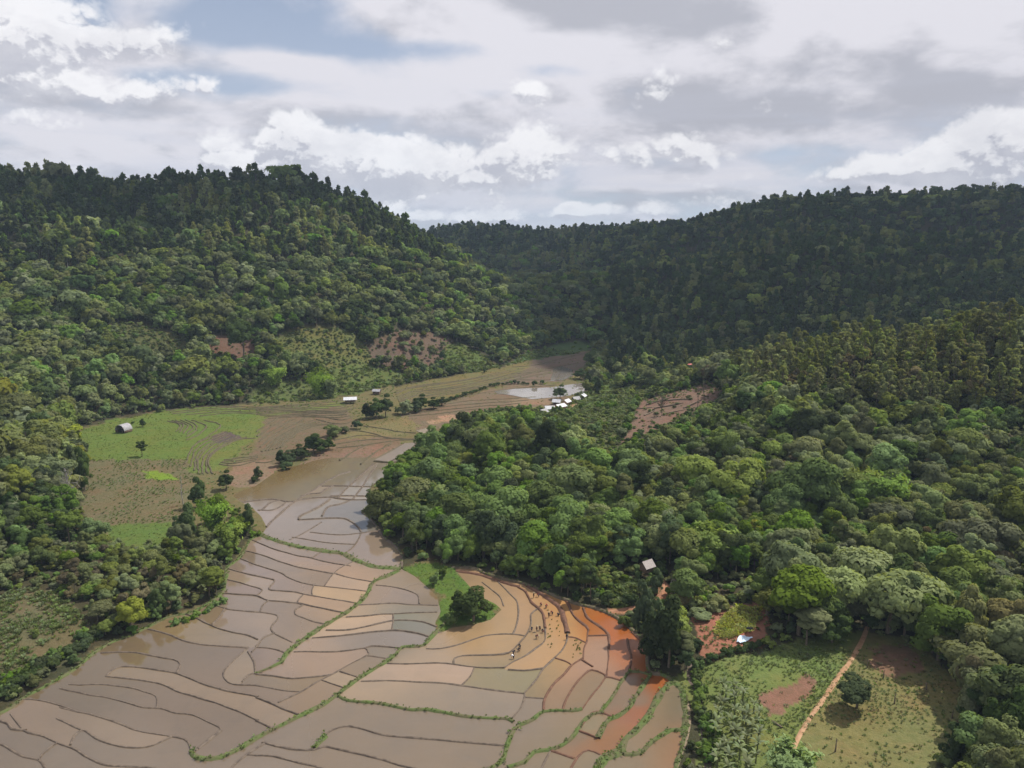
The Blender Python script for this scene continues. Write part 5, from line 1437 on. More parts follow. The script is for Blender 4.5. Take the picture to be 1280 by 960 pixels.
G_STREAM = 'trees along the stream through the fields'
SP = [
    ('broadleaf_tree', 'dark', 178, 571, 8.2, 5.6, 'lone small tree with layered crown standing in the lime green field', None),
    ('broadleaf_tree', 'dark_low', 178, 534, 4.0, 4.2, 'small round tree just behind the arched grey shelter', None),
    ('shrub', 'dark', 166, 530, 1.6, 1.8, 'tiny dark bush beside the wall of the arched shelter', None),
    ('broadleaf_tree', 'dark_low', 106, 612, 15, 9, 'tall dark tree with exposed trunk at the edge of the crop field', None),
    ('broadleaf_tree', 'dark_low', 92, 600, 13, 8, 'dark tree behind the tall one at the crop field edge', None),
    ('broadleaf_tree', 'grey', 60, 606, 13, 9, 'pale grey green tree on the low rise above the bare tree', None),
    ('broadleaf_tree', 'dark_low', 250, 634, 10, 8, 'dark tree heading the clump where the stream meets the paddies', None),
    ('broadleaf_tree', 'dark_low', 283, 612, 8, 7, 'small dark tree at the northern tip of the stream clump', None),
    ('broadleaf_tree', 'lush', 272, 655, 11, 9, 'fresh green tree in the middle of the stream clump', None),
    ('broadleaf_tree', 'dark_low', 238, 682, 12, 10, 'wide dark tree on the lawn side of the stream clump', None),
    ('broadleaf_tree', 'grey', 228, 690, 10, 7, 'grey leaved tree with pale stems beside the small lawn', None),
    ('broadleaf_tree', 'dark_low', 312, 668, 9, 7, 'dark tree at the water edge end of the grassy cross bund', None),
    ('broadleaf_tree', 'lush', 290, 686, 10, 8, 'leafy tree on the bank just above the paddy corner', None),
    ('broadleaf_tree', 'olive', 262, 745, 8, 9, 'olive tree with sunlit crown overhanging the paddy bank', None),
    ('broadleaf_tree', 'yellow', 248, 728, 7, 6, 'yellow green tree behind the olive tree on the bank', None),
    ('broadleaf_tree', 'yellow', 163, 788, 8.0, 8.4, 'round bright yellow green tree above the western bank', None),
    ('broadleaf_tree', 'grey', 215, 762, 8.0, 7, 'grey green tree on the bank between the bright round tree and the olive tree', None),
    ('broadleaf_tree', 'dark_low', 196, 770, 6.5, 6, 'dark low tree leaning over the bank beside the bright round tree', None),
    ('broadleaf_tree', 'dark_low', 592, 776, 7.6, 13.5, 'broad dark green tree alone on the grassy spit', None),
    ('shrub', 'lush', 568, 782, 3.2, 4.2, 'low bush at the foot of the tree on the spit', None),
    ('shrub', 'lush', 541, 732, 3.6, 4.4, 'round bush at the top of the grassy spit', None),
    ('shrub', 'lush', 552, 722, 3.0, 4.0, 'second bush behind the round one on the spit', None),
    ('broadleaf_tree', 'dark_low', 836, 834, 14.5, 12.5, 'big leafy tree at the corner of the red paddies', None),
    ('broadleaf_tree', 'dark_low', 804, 798, 13, 7.5, 'tall narrow dark tree above the red paddy rim', None),
    ('broadleaf_tree', 'dark_low', 822, 812, 11, 8, 'dark tree between the narrow tree and the big corner tree', None),
    ('broadleaf_tree', 'olive', 858, 836, 8, 7, 'olive tree by the ditch beside the red soil garden', None),
    ('shrub', 'lush', 780, 782, 3.0, 5.0, 'low green bush below the rim path of the red paddies', None),
    ('shrub', 'dark', 757, 757, 4.2, 4.0, 'dark bush beside the start of the footpath', None),
    ('shrub', 'dark', 788, 757, 3.6, 4.4, 'dark bush on the meadow edge by the footpath', None),
    ('broadleaf_tree', 'dark_low', 822, 742, 6.0, 5.0, 'small dark tree beside the thatched hut', None),
    ('shrub', 'brown', 845, 757, 4.6, 7.5, 'leafless grey brown bush beside the orange footpath', None),
    ('shrub', 'grey', 876, 772, 2.2, 6.5, 'low grey bush on the corner of the red soil garden', None),
    ('shrub', 'yellow', 902, 765, 3.4, 6.5, 'tall dry grassy bush behind the yellow crop', None),
    ('shrub', 'brown', 962, 757, 2.6, 5, 'purplish brown bush at the end of the yellow crop', None),
    ('broadleaf_tree', 'dark', 1071, 885, 6.0, 9.6, 'low spreading dark tree alone beside the dirt track', None),
    ('broadleaf_tree', 'yellow', 1205, 812, 13.5, 8.6, 'tall yellow green tree at the edge of the shaded field', None),
    ('broadleaf_tree', 'grey', 1245, 760, 12, 15, 'broad grey green tree above the yellow green tree', None),
    ('broadleaf_tree', 'dark_low', 1192, 948, 6, 7, 'dark tree at the lower edge of the olive field', None),
    ('broadleaf_tree', 'grey', 1246, 905, 11, 12, 'spreading grey green tree in the near corner wood', None),
    ('broadleaf_tree', 'lush', 1220, 955, 9, 10, 'fresh green tree lowest in the near corner wood', None),
    ('broadleaf_tree', 'dark_low', 1268, 948, 11, 11, 'dark tree deepest in the near corner wood', None),
    ('broadleaf_tree', 'dark_low', 1040, 803, 10, 10, 'dark tree throwing shade on the top edge of the crop field', None),
    ('broadleaf_tree', 'dark_low', 1130, 798, 14, 12, 'high dark tree beside the head of the dirt track', None),
    ('broadleaf_tree', 'olive', 1008, 806, 9, 10, 'olive tree at the garden end of the crop field edge', None),
    ('broadleaf_tree', 'dark_low', 470, 523, 12, 8, 'first of two tall dark trees between the shed and the stream', G_STREAM),
    ('broadleaf_tree', 'dark_low', 482, 521, 13.5, 8, 'second and tallest of two dark trees by the stream', G_STREAM),
    ('broadleaf_tree', 'dark_low', 458, 524, 8, 7, 'lower dark tree beside the two tall stream trees', G_STREAM),
    ('broadleaf_tree', 'grey_low', 504, 518, 8, 7, 'grey green tree just past the two tall stream trees', G_STREAM),
    ('shrub', 'grey', 497, 517, 5, 3.2, 'small slender tree between the tall stream trees and the grey one', G_STREAM),
    ('broadleaf_tree', 'dark_low', 526, 513, 10, 8, 'dark tree with pointed top beside the olive terraces', G_STREAM),
    ('broadleaf_tree', 'dark_low', 523, 515, 6, 6.5, 'round low tree at the foot of the pointed dark tree', G_STREAM),
    ('broadleaf_tree', 'dark_low', 542, 511, 7, 7, 'dark tree following the pointed one along the stream', G_STREAM),
    ('broadleaf_tree', 'dark_low', 552, 507, 5.5, 6, 'last dark tree of the row below the olive terraces', G_STREAM),
    ('broadleaf_tree', 'dark_low', 392, 568, 8.5, 10, 'broad dark tree in the middle of the hedge across the brown fields', G_STREAM),
    ('broadleaf_tree', 'dark_low', 376, 573, 6.5, 7, 'dark tree in the hedge between the broad tree and the mud', G_STREAM),
    ('broadleaf_tree', 'dark_low', 361, 578, 5.5, 6, 'low tree near the muddy end of the hedge', G_STREAM),
    ('broadleaf_tree', 'dark_low', 351, 583, 6.5, 5.5, 'dark tree at the muddy end of the hedge', G_STREAM),
    ('shrub', 'dark', 358, 588, 4.4, 4.0, 'small dark tree standing right at the mud edge', G_STREAM),
    ('broadleaf_tree', 'dark_low', 411, 563, 5.5, 6, 'tree on the stream side of the broad hedge tree', G_STREAM),
    ('broadleaf_tree', 'grey_low', 418, 545, 6, 8, 'grey green bushy tree above the hedge', G_STREAM),
    ('shrub', 'grey', 431, 541, 4.2, 4.4, 'grey green bush next to the bushy tree above the hedge', G_STREAM),
    ('shrub', 'dark', 446, 536, 5.0, 4.2, 'dark upright bush beside the green strip', G_STREAM),
    ('broadleaf_tree', 'dark_low', 322, 600, 5.0, 5.0, 'small dark tree on the grassy point above the muddy water', None),
    ('shrub', 'dark', 318, 603, 2.8, 4.0, 'bush at the foot of the small tree on the grassy point', None),
    ('broadleaf_tree', 'dark_low', 700, 499, 9.5, 10, 'round dark tree by the white roofs and the flooded field', None),
    ('shrub', 'dark', 668, 483, 4.6, 4.0, 'dark small tree beside the bright water up the valley', None),
    ('shrub', 'dark', 678, 480, 3.2, 4.4, 'low bush near the bright water up the valley', None),
    ('broadleaf_tree', 'dark_low', 725, 474, 8, 12, 'dark trees mass between the bright water and the village meadow', None),
    ('broadleaf_tree', 'dark_low', 745, 470, 13, 13, 'large dark tree overlooking the flooded field up the valley', None),
    ('broadleaf_tree', 'dark_low', 768, 462, 14, 14, 'dark tree at the mouth of the shaded side valley', None),
    ('broadleaf_tree', 'dark_low', 748, 492, 9, 6, 'dark upright tree on the village meadow', None),
    ('broadleaf_tree', 'olive', 612, 462, 7, 5, 'small dark tree on the slope below the pines', None),
    ('shrub', 'dark', 606, 466, 4, 4, 'bush on the slope near the bright green patch', None),
]
k_seen = {}
for kd, tone, px, py, h, w, lab, g in SP:
    t_ = tone if any(p['tone'] == tone for p in PROTO[kd]) else None
    if t_ is None:       # a shrub in a tone of its own
        pm = PROTO['shrub'][0]
        nm_ = pm['crown'].copy(); nm_.materials.clear(); nm_.materials.append(LEAF[tone])
        PROTO['shrub'].append(dict(pm, tone=tone, mat=tone, crown=nm_))
        t_ = tone
    special(kd, t_, px, py, h, w, lab, g)

# bushes of the little shrub rows along the stream and the garden edge
def row_of_shrubs(pts, n, h, tone, label, group, jit=1.0):
    w_ = [on_ground(x, y)[:2] for x, y in pts]
    P = catmull(w_, .5)
    for i in range(n):
        x, y = P[int((i + .5) / n * (len(P) - 1))] + RNG.normal(0, jit * .4, 2)
        z = float(gz(x, y))
        q = [a for a, p in enumerate(PROTO['shrub']) if p['tone'] == tone][0]
        p = PROTO['shrub'][q]
        s = h * RNG.uniform(.75, 1.25)
        plant_tree('shrub', q, x, y, z - .05, s / p['H'] * 1.1, s / p['H'], RNG.uniform(0, 6.28), label, group)
row_of_shrubs([(0, 874), (30, 852), (60, 835), (95, 815), (125, 792)], 30, 2.3, 'dark', 'dark leafy shrub in the hedge along the western paddy bank', 'shrubs of the hedge on the western bank', 1.6)
row_of_shrubs([(0, 866), (40, 838), (80, 818), (118, 790)], 22, 1.9, 'lush', 'fresh green shrub behind the western bank hedge', 'fresh shrubs behind the western bank hedge', 1.8)
row_of_shrubs([(876, 829), (900, 822), (930, 813), (958, 803)], 20, 1.5, 'dark', 'small shrub in the hedge between the garden and the crop field', 'shrubs of the hedge below the garden', .7)
row_of_shrubs([(556, 503), (572, 498), (590, 492), (608, 486)], 16, 2.4, 'dark', 'small shrub in the row beside the olive terraces', 'shrubs of the row beside the olive terraces', 1.2)
row_of_shrubs([(612, 484), (630, 481), (648, 480), (662, 482)], 10, 2.6, 'dark', 'small shrub continuing the row towards the bright water', 'shrubs of the row towards the bright water', 1.2)
row_of_shrubs([(866, 836), (874, 862), (880, 890), (886, 925), (888, 960)], 26, 2.0, 'lush', 'leafy shrub lining the dark ditch', 'shrubs lining the ditch', 1.4)
row_of_shrubs([(283, 752), (262, 764), (240, 776), (215, 784)], 14, 1.7, 'lush', 'low green shrub on the foot of the paddy bank', 'low shrubs on the foot of the bank', .8)
row_of_shrubs([(292, 640), (300, 660), (318, 672), (325, 664)], 8, 2.4, 'lush', 'green shrub by the paddy corner below the stream clump', 'shrubs by the paddy corner', 1.0)

# bamboo
BAM = []
for sd, H, W in ((1, 14, 11), (2, 15, 12), (3, 12, 9)):
    rs = np.random.default_rng(sd + 50)
    (sv, sf), lgeo = bamboo_geo(rs, H, W, 26, 3800, .52)
    BAM.append((mesh_from('bamboo_culms', sv, sf, [M['dry_mud'] if 0 else LEAF['bamboo']], smooth=True), leaf_mesh('bamboo_leaves', rs, *lgeo, 'bamboo'), H, W))
def bamboo(px, py, h, w, label):
    x, y, z = on_ground(px, py)
    c, l, H, W = BAM[int(px) % 3]
    o = empty('bamboo_clump', (x, y, z - .1), px % 6)
    o.scale = (w / W, w / W, h / H)
    tag(o, label, 'bamboo')
    link('culms', c, o); link('foliage', l, o)
bamboo(400, 497, 18, 13, 'large fountain shaped bamboo clump above the terraces by the white roofed shed')
bamboo(413, 497, 14, 8, 'smaller bamboo clump beside the fountain shaped one')
bamboo(343, 483, 14, 12, 'bamboo clump standing alone on the grassy slope below the scrub')
bamboo(890, 704, 12, 12, 'light green bamboo clump on the slope above the thatched hut')
bamboo(1068, 628, 13, 12, 'bright bamboo plume in the grove on the middle slope')
bamboo(1098, 634, 13, 14, 'widest bamboo plume of the grove on the middle slope')
bamboo(1118, 640, 11, 9, 'lowest bamboo plume of the grove on the middle slope')
bamboo(268, 664, 12, 9, 'bamboo among the trees of the stream clump')
bamboo(288, 690, 11, 8, 'bamboo at the paddy side of the stream clump')
bamboo(992, 978, 7.0, 7.5, 'feathery bright green bamboo at the lower end of the dirt track')
bamboo(495, 612, 11, 8, 'bamboo plume leaning over the narrow paddy inlet')
bamboo(520, 640, 9, 7, 'light green bamboo on the waterside foot of the knoll')
bamboo(578, 690, 9, 7, 'pale bamboo in the shade at the foot of the knoll')
bamboo(740, 690, 9, 7, 'bamboo plume on the shady flank of the knoll')

# bare and dead trees
def bare_tree(px, py, h, label, spread=.3, sd=3, mat='pale_bark', n=46):
    rs = np.random.default_rng(sd)
    x, y, z = on_ground(px, py)
    o = empty('bare_tree', (x, y, z), 0)
    tag(o, label, 'tree')
    link('trunk', mesh_from('bare_trunk', *trunk_geo(rs, h, h * .016, 0, sides=6), [M[mat]], smooth=True), o)
    parts = []
    for k in range(n):
        zz_ = h * rs.uniform(.35, 1.0); a = rs.uniform(0, 6.28); L = h * spread * rs.uniform(.3, 1) * (1.25 - zz_ / h)
        b = np.array([0, 0, zz_]); e = b + np.array([math.cos(a) * L, math.sin(a) * L, L * rs.uniform(.8, 1.7)])
        parts.append(tube([b, (b + e) / 2 + rs.normal(0, .1, 3), e], [.09, .07, .04], 4))
        for q in range(3):
            f = b + (e - b) * rs.uniform(.4, 1); g = f + rs.normal(0, L * .28, 3) + np.array([0, 0, L * .2])
            parts.append(tube([f, (f + g) / 2, g], [.06, .05, .03], 3))
    link('branches', mesh_from('bare_branches', *join_any(parts), [M[mat]]), o)
def join_any(parts):
    V_, F_2, o = [], [], 0
    for v, f in parts:
        V_.append(v); F_2 += [tuple(int(i) + o for i in q) for q in f]; o += len(v)
    return np.concatenate(V_), F_2
bare_tree(88, 637, 14.5, 'bare grey tree with upright twigs beside the crop field', .3, 3)
bare_tree(229, 632, 11, 'slender bare stem standing at the edge of the crop field', .1, 5, n=14)
bare_tree(827, 520, 9, 'bare spreading tree left standing on the felled clearing', .45, 6, 'bark')
bare_tree(872, 512, 12, 'thin dead trunk on the upper end of the felled clearing', .12, 7, 'bark', 16)
bare_tree(880, 500, 13, 'dead pole beside the pines above the felled clearing', .1, 8, 'bark', 12)
bare_tree(845, 755, 6, 'grey twiggy leafless tree behind the footpath', .5, 9)
for i, (px, py, hh_) in enumerate(((1118, 880, 2.2), (1084, 835, 2.0), (1158, 862, 1.6), (1044, 940, 2.6), (1104, 848, 1.8), (1190, 898, 1.8))):
    x, y, z = on_ground(px, py)
    rs = np.random.default_rng(i + 90)
    o = link('tree_stump', mesh_from('stump', *trunk_geo(rs, hh_, .17, 2, .5, .5), [M['bark']], smooth=True), loc=(x, y, z))
    tag(o, ('charred stump standing near the lone dark tree', 'forked stump beside the head of the dirt track', 'short stump near the shaded field corner', 'tall pole stump low in the olive field', 'thin stump between track and shade', 'stump by the dark edge wood')[i], 'stump')
# felled trunks
def log(px, py, L, r, ang, label):
    x, y, z = on_ground(px, py)
    dx, dy = math.cos(ang) * L / 2, math.sin(ang) * L / 2
    P = [(t * dx, t * dy, float(gz(x + t * dx, y + t * dy)) - z + r * .8 + .05) for t in (-1, -.5, 0, .5, 1)]
    o = link('fallen_log', mesh_from('log', *tube(P, [r, r * .95, r * .85, r * .7, r * .4], 7), [M['bark']], smooth=True), loc=(x, y, z))
    tag(o, label, 'log')
log(825, 502, 16, .40, .3, 'long felled trunk across the upper end of the brown clearing')
log(836, 508, 15, .38, .1, 'felled trunk lying below the long one on the clearing')
log(850, 500, 13, .35, -.5, 'felled trunk slanting down the middle of the clearing')
log(866, 506, 12, .33, .5, 'felled trunk beneath the thin dead trunk')
log(812, 517, 11, .34, .9, 'short felled trunk on the village side of the clearing')
log(803, 511, 10, .32, -.2, 'felled trunk at the scrub corner of the clearing')
log(845, 515, 11, .30, .35, 'felled trunk at the lower middle of the clearing')
log(971, 906, 2.6, .18, 2.0, 'pale short log on the brown patch of the crop field')

# bananas: every large leaf is a part
def banana_leaf_mesh(rs, L, Wd):
    n = 7
    t = np.linspace(0, 1, n)
    w = Wd * .5 * np.sin(np.clip(t * 1.02 + .05, 0, 1) * math.pi) ** .6
    z = L * (.62 * t - .62 * t ** 2.4); x = L * t * .85
    Vv = []
    for i in range(n): Vv += [(x[i], -w[i], z[i] - w[i] * .35), (x[i], 0, z[i]), (x[i], w[i], z[i] - w[i] * .35)]
    f = [(3 * i + a, 3 * i + 3 + a, 3 * i + 4 + a, 3 * i + 1 + a) for i in range(n - 1) for a in (0, 1)]
    return leaf_mesh('banana_leaf', rs, np.array(Vv), np.array(f), 'banana')
rsb = np.random.default_rng(8)
BL = [banana_leaf_mesh(rsb, L, Wd) for L, Wd in ((2.1, .55), (1.8, .5), (2.3, .55), (1.5, .45))]
BS = mesh_from('banana_stem', *tube([(0, 0, -.2), (0.03, 0, 1), (.05, .02, 2.4)], [.22, .17, .12], 7), [grainy('banana_stem', (.10, .13, .04), (.2, .2, .09), 3)], smooth=True)
bpos = []
for _ in range(4000):
    px, py = rsb.uniform(893, 948), rsb.uniform(868, 985)
    if not in_poly(np.array([px]), np.array([py]), [(903, 862), (922, 858), (935, 880), (950, 905), (950, 940), (940, 975), (896, 975), (893, 915)])[0]: continue
    x, y, z = on_ground(px, py)
    if all((x - a) ** 2 + (y - b) ** 2 > 2.0 ** 2 for a, b, _, _, _ in bpos): bpos.append((x, y, z, px, py))
    if len(bpos) >= 34: break
for i, (x, y, z, px, py) in enumerate(bpos):
    s = rsb.uniform(.8, 1.15)
    where = ('at the top of the banana grove by the crop field', 'in the middle of the banana grove', 'at the lower end of the banana grove by the ditch')[0 if py < 885 else (1 if py < 925 else 2)]
    o = empty('banana_plant', (x, y, z), rsb.uniform(0, 6.28)); o.scale = (s, s, s)
    tag(o, 'pale green banana plant ' + where, 'banana plant', 'banana plants ' + where)
    link('stem', BS, o)
    for k in range(8):
        l = link('leaf', BL[(i + k) % 4], o)
        l.location = (.05, .02, 2.0 + .06 * k); l.rotation_euler = (rsb.uniform(-.3, .3), rsb.uniform(-.75, -.1), k * .785 + rsb.uniform(-.3, .3))

# ------------------------------------------------------------------ buildings
M['tin'] = grainy('bright_tin_roof', (.46, .47, .50), (.68, .68, .70), 1.5, .5, .1, .5)
M['old_tin'] = grainy('weathered_tin', (.24, .235, .25), (.40, .39, .40), 1.2, .6, .15, .4)
M['thatch'] = grainy('thatch', (.30, .26, .24), (.46, .42, .39), 5, .95, .8)
M['wood'] = grainy('board_wall', (.10, .065, .045), (.18, .12, .08), 3, .9, .5)
M['timber'] = grainy('post_timber', (.12, .085, .06), (.2, .15, .11), 5, .9, .5)
M['dark_open'] = grainy('dark_opening_and_cloth', (.012, .012, .014), (.02, .02, .022), 2, .9)  # near black paints the shade inside openings; also the sack's own cloth
M['ochre'] = grainy('orange_earth_wall', (.48, .25, .12), (.60, .36, .20), 2, .9)
M['redroof'] = grainy('red_painted_roof', (.42, .045, .05), (.52, .07, .07), 2, .55, .1)
M['cream'] = grainy('cream_wall', (.60, .56, .48), (.72, .68, .60), 2, .9)
M['sheet'] = grainy('pale_blue_sheet', (.52, .68, .82), (.66, .78, .88), 2, .5, .3)


def box(sx, sy, sz, x=0, y=0, z=0):
    v = np.array([(a, b, c) for c in (0, 1) for b in (-.5, .5) for a in (-.5, .5)], float) * (sx, sy, sz) + (x, y, z)
    f = [(0, 2, 3, 1), (4, 5, 7, 6), (0, 1, 5, 4), (2, 6, 7, 3), (0, 4, 6, 2), (1, 3, 7, 5)]
    return v, np.array(f)


def house(px, py, w, d, h, roof_h, rz, label, roof='tin', wall='wood', stilts=0.0, over=.5, name='house', cat='house', dz=0.0):
    x, y, z = on_ground(px, py)
    o = empty(name, (x, y, z + dz), rz)
    tag(o, label, cat)
    if stilts:
        for a in (-1, 1):
            for b in (-1, 1): link('post', mesh_from('post', *box(.16, .16, stilts + .3, a * (w / 2 - .2), b * (d / 2 - .2), -.3), [M['timber']]), o)
        link('floor_deck', mesh_from('deck', *box(w, d, .12, 0, 0, stilts), [M['timber']]), o)
    b0 = stilts + .12 if stilts else -.2
    vv, ff = box(w, d, h + (0 if stilts else .2), 0, 0, b0)
    top = b0 + h + (0 if stilts else .2)
    vv = np.concatenate([vv, [(-w / 2, 0, top + roof_h - .05), (w / 2, 0, top + roof_h - .05)]])
    f2 = [tuple(q) for q in ff if list(q) != [4, 5, 7, 6]] + [(4, 6, 8), (5, 9, 7)]
    wl = link('wall', mesh_from('wall', vv, f2, [M[wall]]), o)
    # corrugated roof slopes, eaves past the wall
    for s in (-1, 1):
        n = int(w * 3)
        xs = np.linspace(-w / 2 - over, w / 2 + over, n)
        co = .04 * (np.arange(n) % 2)
        k = (d / 2 + over) / (d / 2)
        up = np.stack([xs, np.full(n, -s * .02), top + roof_h + co + .05], 1); lo = np.stack([xs, np.full(n, s * (d / 2 + over)), top + roof_h - roof_h * k + co + .05], 1)
        Vv = np.concatenate([up, lo, up - (0, 0, .06), lo - (0, 0, .06)])
        F = [(i, i + 1, n + i + 1, n + i) for i in range(n - 1)] + [(2 * n + i, 3 * n + i, 3 * n + i + 1, 2 * n + i + 1) for i in range(n - 1)] + [(n + i, n + i + 1, 3 * n + i + 1, 3 * n + i) for i in range(n - 1)]
        link('roof', mesh_from('roof', Vv, F, [M[roof]]), o)
    dr = link('door', mesh_from('door', *box(.9, .06, min(1.9, h * .85), w * .15, -d / 2 - .04, b0 + .02), [M['timber']]), o)
    wn = link('window', mesh_from('window', *box(.9, .05, .7, -w * .25, -d / 2 - .035, b0 + h * .45), [M['dark_open']]), o)
    link('window', wn.data, o, (w / 2 - (-w * .25) + .0, d / 2, 0), R(90)) if 0 else None
    return o


house(438, 504, 6.0, 3.6, 1.6, .9, .18, 'open field shed with a bright white tin roof above the green terraces', 'tin', 'wood', stilts=1.1, over=.9, name='field_shed', cat='shed')
house(471, 493, 4.2, 3.0, 1.7, .9, -.15, 'small hut with pinkish weathered roof at the foot of the slope', 'old_tin', 'wood', stilts=.6, name='field_hut', cat='hut')
house(808, 722, 2.7, 2.5, 1.5, 1.2, .6, 'thatched hut half hidden in trees above the red paddies', 'thatch', 'wood', over=.45, name='thatched_hut', cat='hut', dz=2.2)
V_ = [
    (679, 518.5, 4.0, 2.8, .9, 'old_tin', 'cream', 'lowest pale roofed house at the knoll end of the hamlet'),
    (687, 514, 4.4, 2.6, .1, 'tin', 'wood', 'small house with white roof second from the knoll end of the hamlet'),
    (700, 511.5, 5.8, 4.2, .75, 'tin', 'ochre', 'largest house of the hamlet with broad white roof and orange yard wall'),
    (696, 505.5, 4.0, 2.6, -.3, 'tin', 'wood', 'white roofed house behind the largest one beside the round tree'),
    (708, 505.5, 4.4, 3.0, 1.0, 'tin', 'ochre', 'house with white roof nearest the orange yard'),
    (728, 498.5, 4.2, 3.4, 1.2, 'tin', 'wood', 'white roofed house standing apart at the meadow end of the hamlet'),
    (720, 502, 3.6, 2.2, .5, 'old_tin', 'wood', 'low grey roofed shed beside the house at the meadow end'),
]
for px, py, w, d, rz, rf, wl, lab in V_: house(px, py, w, d, 2.0, 1.1, rz, lab, rf, wl, over=.6, name='village_house')
house(858, 474, 8.5, 5.5, 2.6, 1.6, .3, 'house with red roof half hidden behind the treetops', 'redroof', 'cream', name='red_roofed_house', dz=6)
house(845, 472, 6.5, 5, 2.4, 1.4, .3, 'grey roofed house beside the red roofed one among treetops', 'old_tin', 'cream', name='grey_roofed_house', dz=5)
flat_yard = [on_ground(x, y) for x, y in ((697, 513), (712, 506), (722, 505), (714, 512), (703, 516))]
tag(link('earth_yard', mesh_from('yard', [(a, b, c + .12) for a, b, c in flat_yard], [tuple(range(5))[::-1]], [M['track']])), kind='structure')

# arched shelter in the lime field
x, y, z = on_ground(155, 540)
o = tag(empty('arched_shelter', (x, y, z), -.3), 'arched shelter with curved grey roof and dark open front on the lime field', 'shelter')
n = 13; a = np.linspace(0, math.pi, n)
for nm, r_, y0, y1, mt, extra in (('roof', 2.9, -2.6, 2.6, 'old_tin', 0), ):
    ring = [(-math.cos(t) * r_, math.sin(t) * 2.8 + 1.3) for t in a]
    Vv = [(p, y0, q) for p, q in ring] + [(p, y1, q) for p, q in ring] + [(p * .96, y0, q - .08) for p, q in ring] + [(p * .96, y1, q - .08) for p, q in ring]
    F = [(i, i + 1, n + i + 1, n + i) for i in range(n - 1)] + [(2 * n + i, 3 * n + i, 3 * n + i + 1, 2 * n + i + 1) for i in range(n - 1)] + [(i, 2 * n + i, 2 * n + i + 1, i + 1) for i in range(n - 1)] + [(n + i, n + i + 1, 3 * n + i + 1, 3 * n + i) for i in range(n - 1)]
    link('roof', mesh_from('arch_roof', Vv, F, [M['old_tin']], smooth=False), o)
ring = [(-math.cos(t) * 2.7, math.sin(t) * 2.3 + 1.0) for t in a]
link('back_wall', mesh_from('back', [(p, 2.4, q) for p, q in ring] + [(2.7, 2.4, 0), (-2.7, 2.4, 0)], [tuple(range(n + 2))], [M['wood']]), o)
for s in (-1, 1): link('side_wall', mesh_from('side', *box(.15, 4.9, 1.4, s * 2.72, 0, -.1), [M['wood']]), o)
for s in (-1, 1): link('post', mesh_from('post', *box(.18, .18, 1.6, s * 1.4, -2.4, -.1), [M['timber']]), o)
link('dark_interior', mesh_from('dark_fill', *box(4.4, 3.4, 1.2, 0, .5, -.05), [M['dark_open']]), o)  # near-black block paints the shade behind the open front

# pale blue sheet left on the garden soil and a dark sack near it
x, y, z = on_ground(925, 800)
rs = np.random.default_rng(4)
gxx, gyy = np.meshgrid(np.linspace(0, 1, 9), np.linspace(0, 1, 9))
shx = (gxx - .5) * (1.0 + 1.1 * gyy) + gyy * .9; shy = (gyy - .5) * 3.2
shz = .12 + .22 * rs.random(gxx.shape) + .25 * np.sin(gxx * 5 + gyy * 3) ** 2
Vv = np.stack([shx * 1.4, shy, shz], -1).reshape(-1, 3)
i = (np.arange(8)[:, None] * 9 + np.arange(8)[None]).ravel()
Vv2 = np.concatenate([Vv, Vv - (0, 0, .05)])
F = np.concatenate([np.stack([i, i + 1, i + 10, i + 9], 1), np.stack([i, i + 9, i + 10, i + 1], 1) + 81])
tag(link('plastic_sheet', mesh_from('sheet', Vv2, F, [M['sheet']], smooth=True), loc=(x, y, z), rz=-.35), 'crumpled pale blue plastic sheet lying on the red soil garden', 'tarpaulin')
x, y, z = on_ground(937, 787)
bm = bmesh.new(); bmesh.ops.create_icosphere(bm, subdivisions=2, radius=.6)
for v in bm.verts: v.co = Vector((v.co.x * 1.4, v.co.y * .8, v.co.z * .6 + .3)) + Vector((random.uniform(-.06, .06),) * 3)
me_ = bpy.data.meshes.new('sack'); bm.to_mesh(me_); bm.free(); me_.materials.append(M['dark_open'])
tag(link('sack', me_, loc=(x, y, z)), 'small dark sack lying on the yellow crop near the blue sheet', 'sack')

# ------------------------------------------------------------------ people planting rice
M['skin'] = grainy('skin', (.22, .12, .075), (.28, .16, .10), 4, .6)
CLOTH = {n_: grainy('cloth_' + n_, c, tuple(min(1, q * 1.35) for q in c), 6, .9) for n_, c in (('black', (.015, .015, .018)), ('maroon', (.10, .018, .022)), ('navy', (.018, .022, .05)), ('white', (.65, .65, .66)), ('brown', (.06, .035, .025)), ('red', (.25, .03, .03)))}
M['straw'] = grainy('straw_hat', (.28, .22, .13), (.38, .31, .2), 12, .9)


def skin_mesh(name, nodes, edges, mat, sub=1):
    me_ = bpy.data.meshes.new(name)
    me_.from_pydata([n_[0] for n_ in nodes], edges, [])
    o_ = bpy.data.objects.new(name, me_); col.objects.link(o_)
    md = o_.modifiers.new('skin', 'SKIN'); md.use_smooth_shade = True
    for i_, n_ in enumerate(nodes):
        me_.skin_vertices[0].data[i_].radius = (n_[1], n_[1])
    me_.skin_vertices[0].data[0].use_root = True
    s_ = o_.modifiers.new('sub', 'SUBSURF'); s_.levels = sub; s_.render_levels = sub
    dg = bpy.context.evaluated_depsgraph_get()
    out = bpy.data.meshes.new_from_object(o_.evaluated_get(dg))
    bpy.data.objects.remove(o_)
    out.materials.clear(); out.materials.append(mat)
    return out


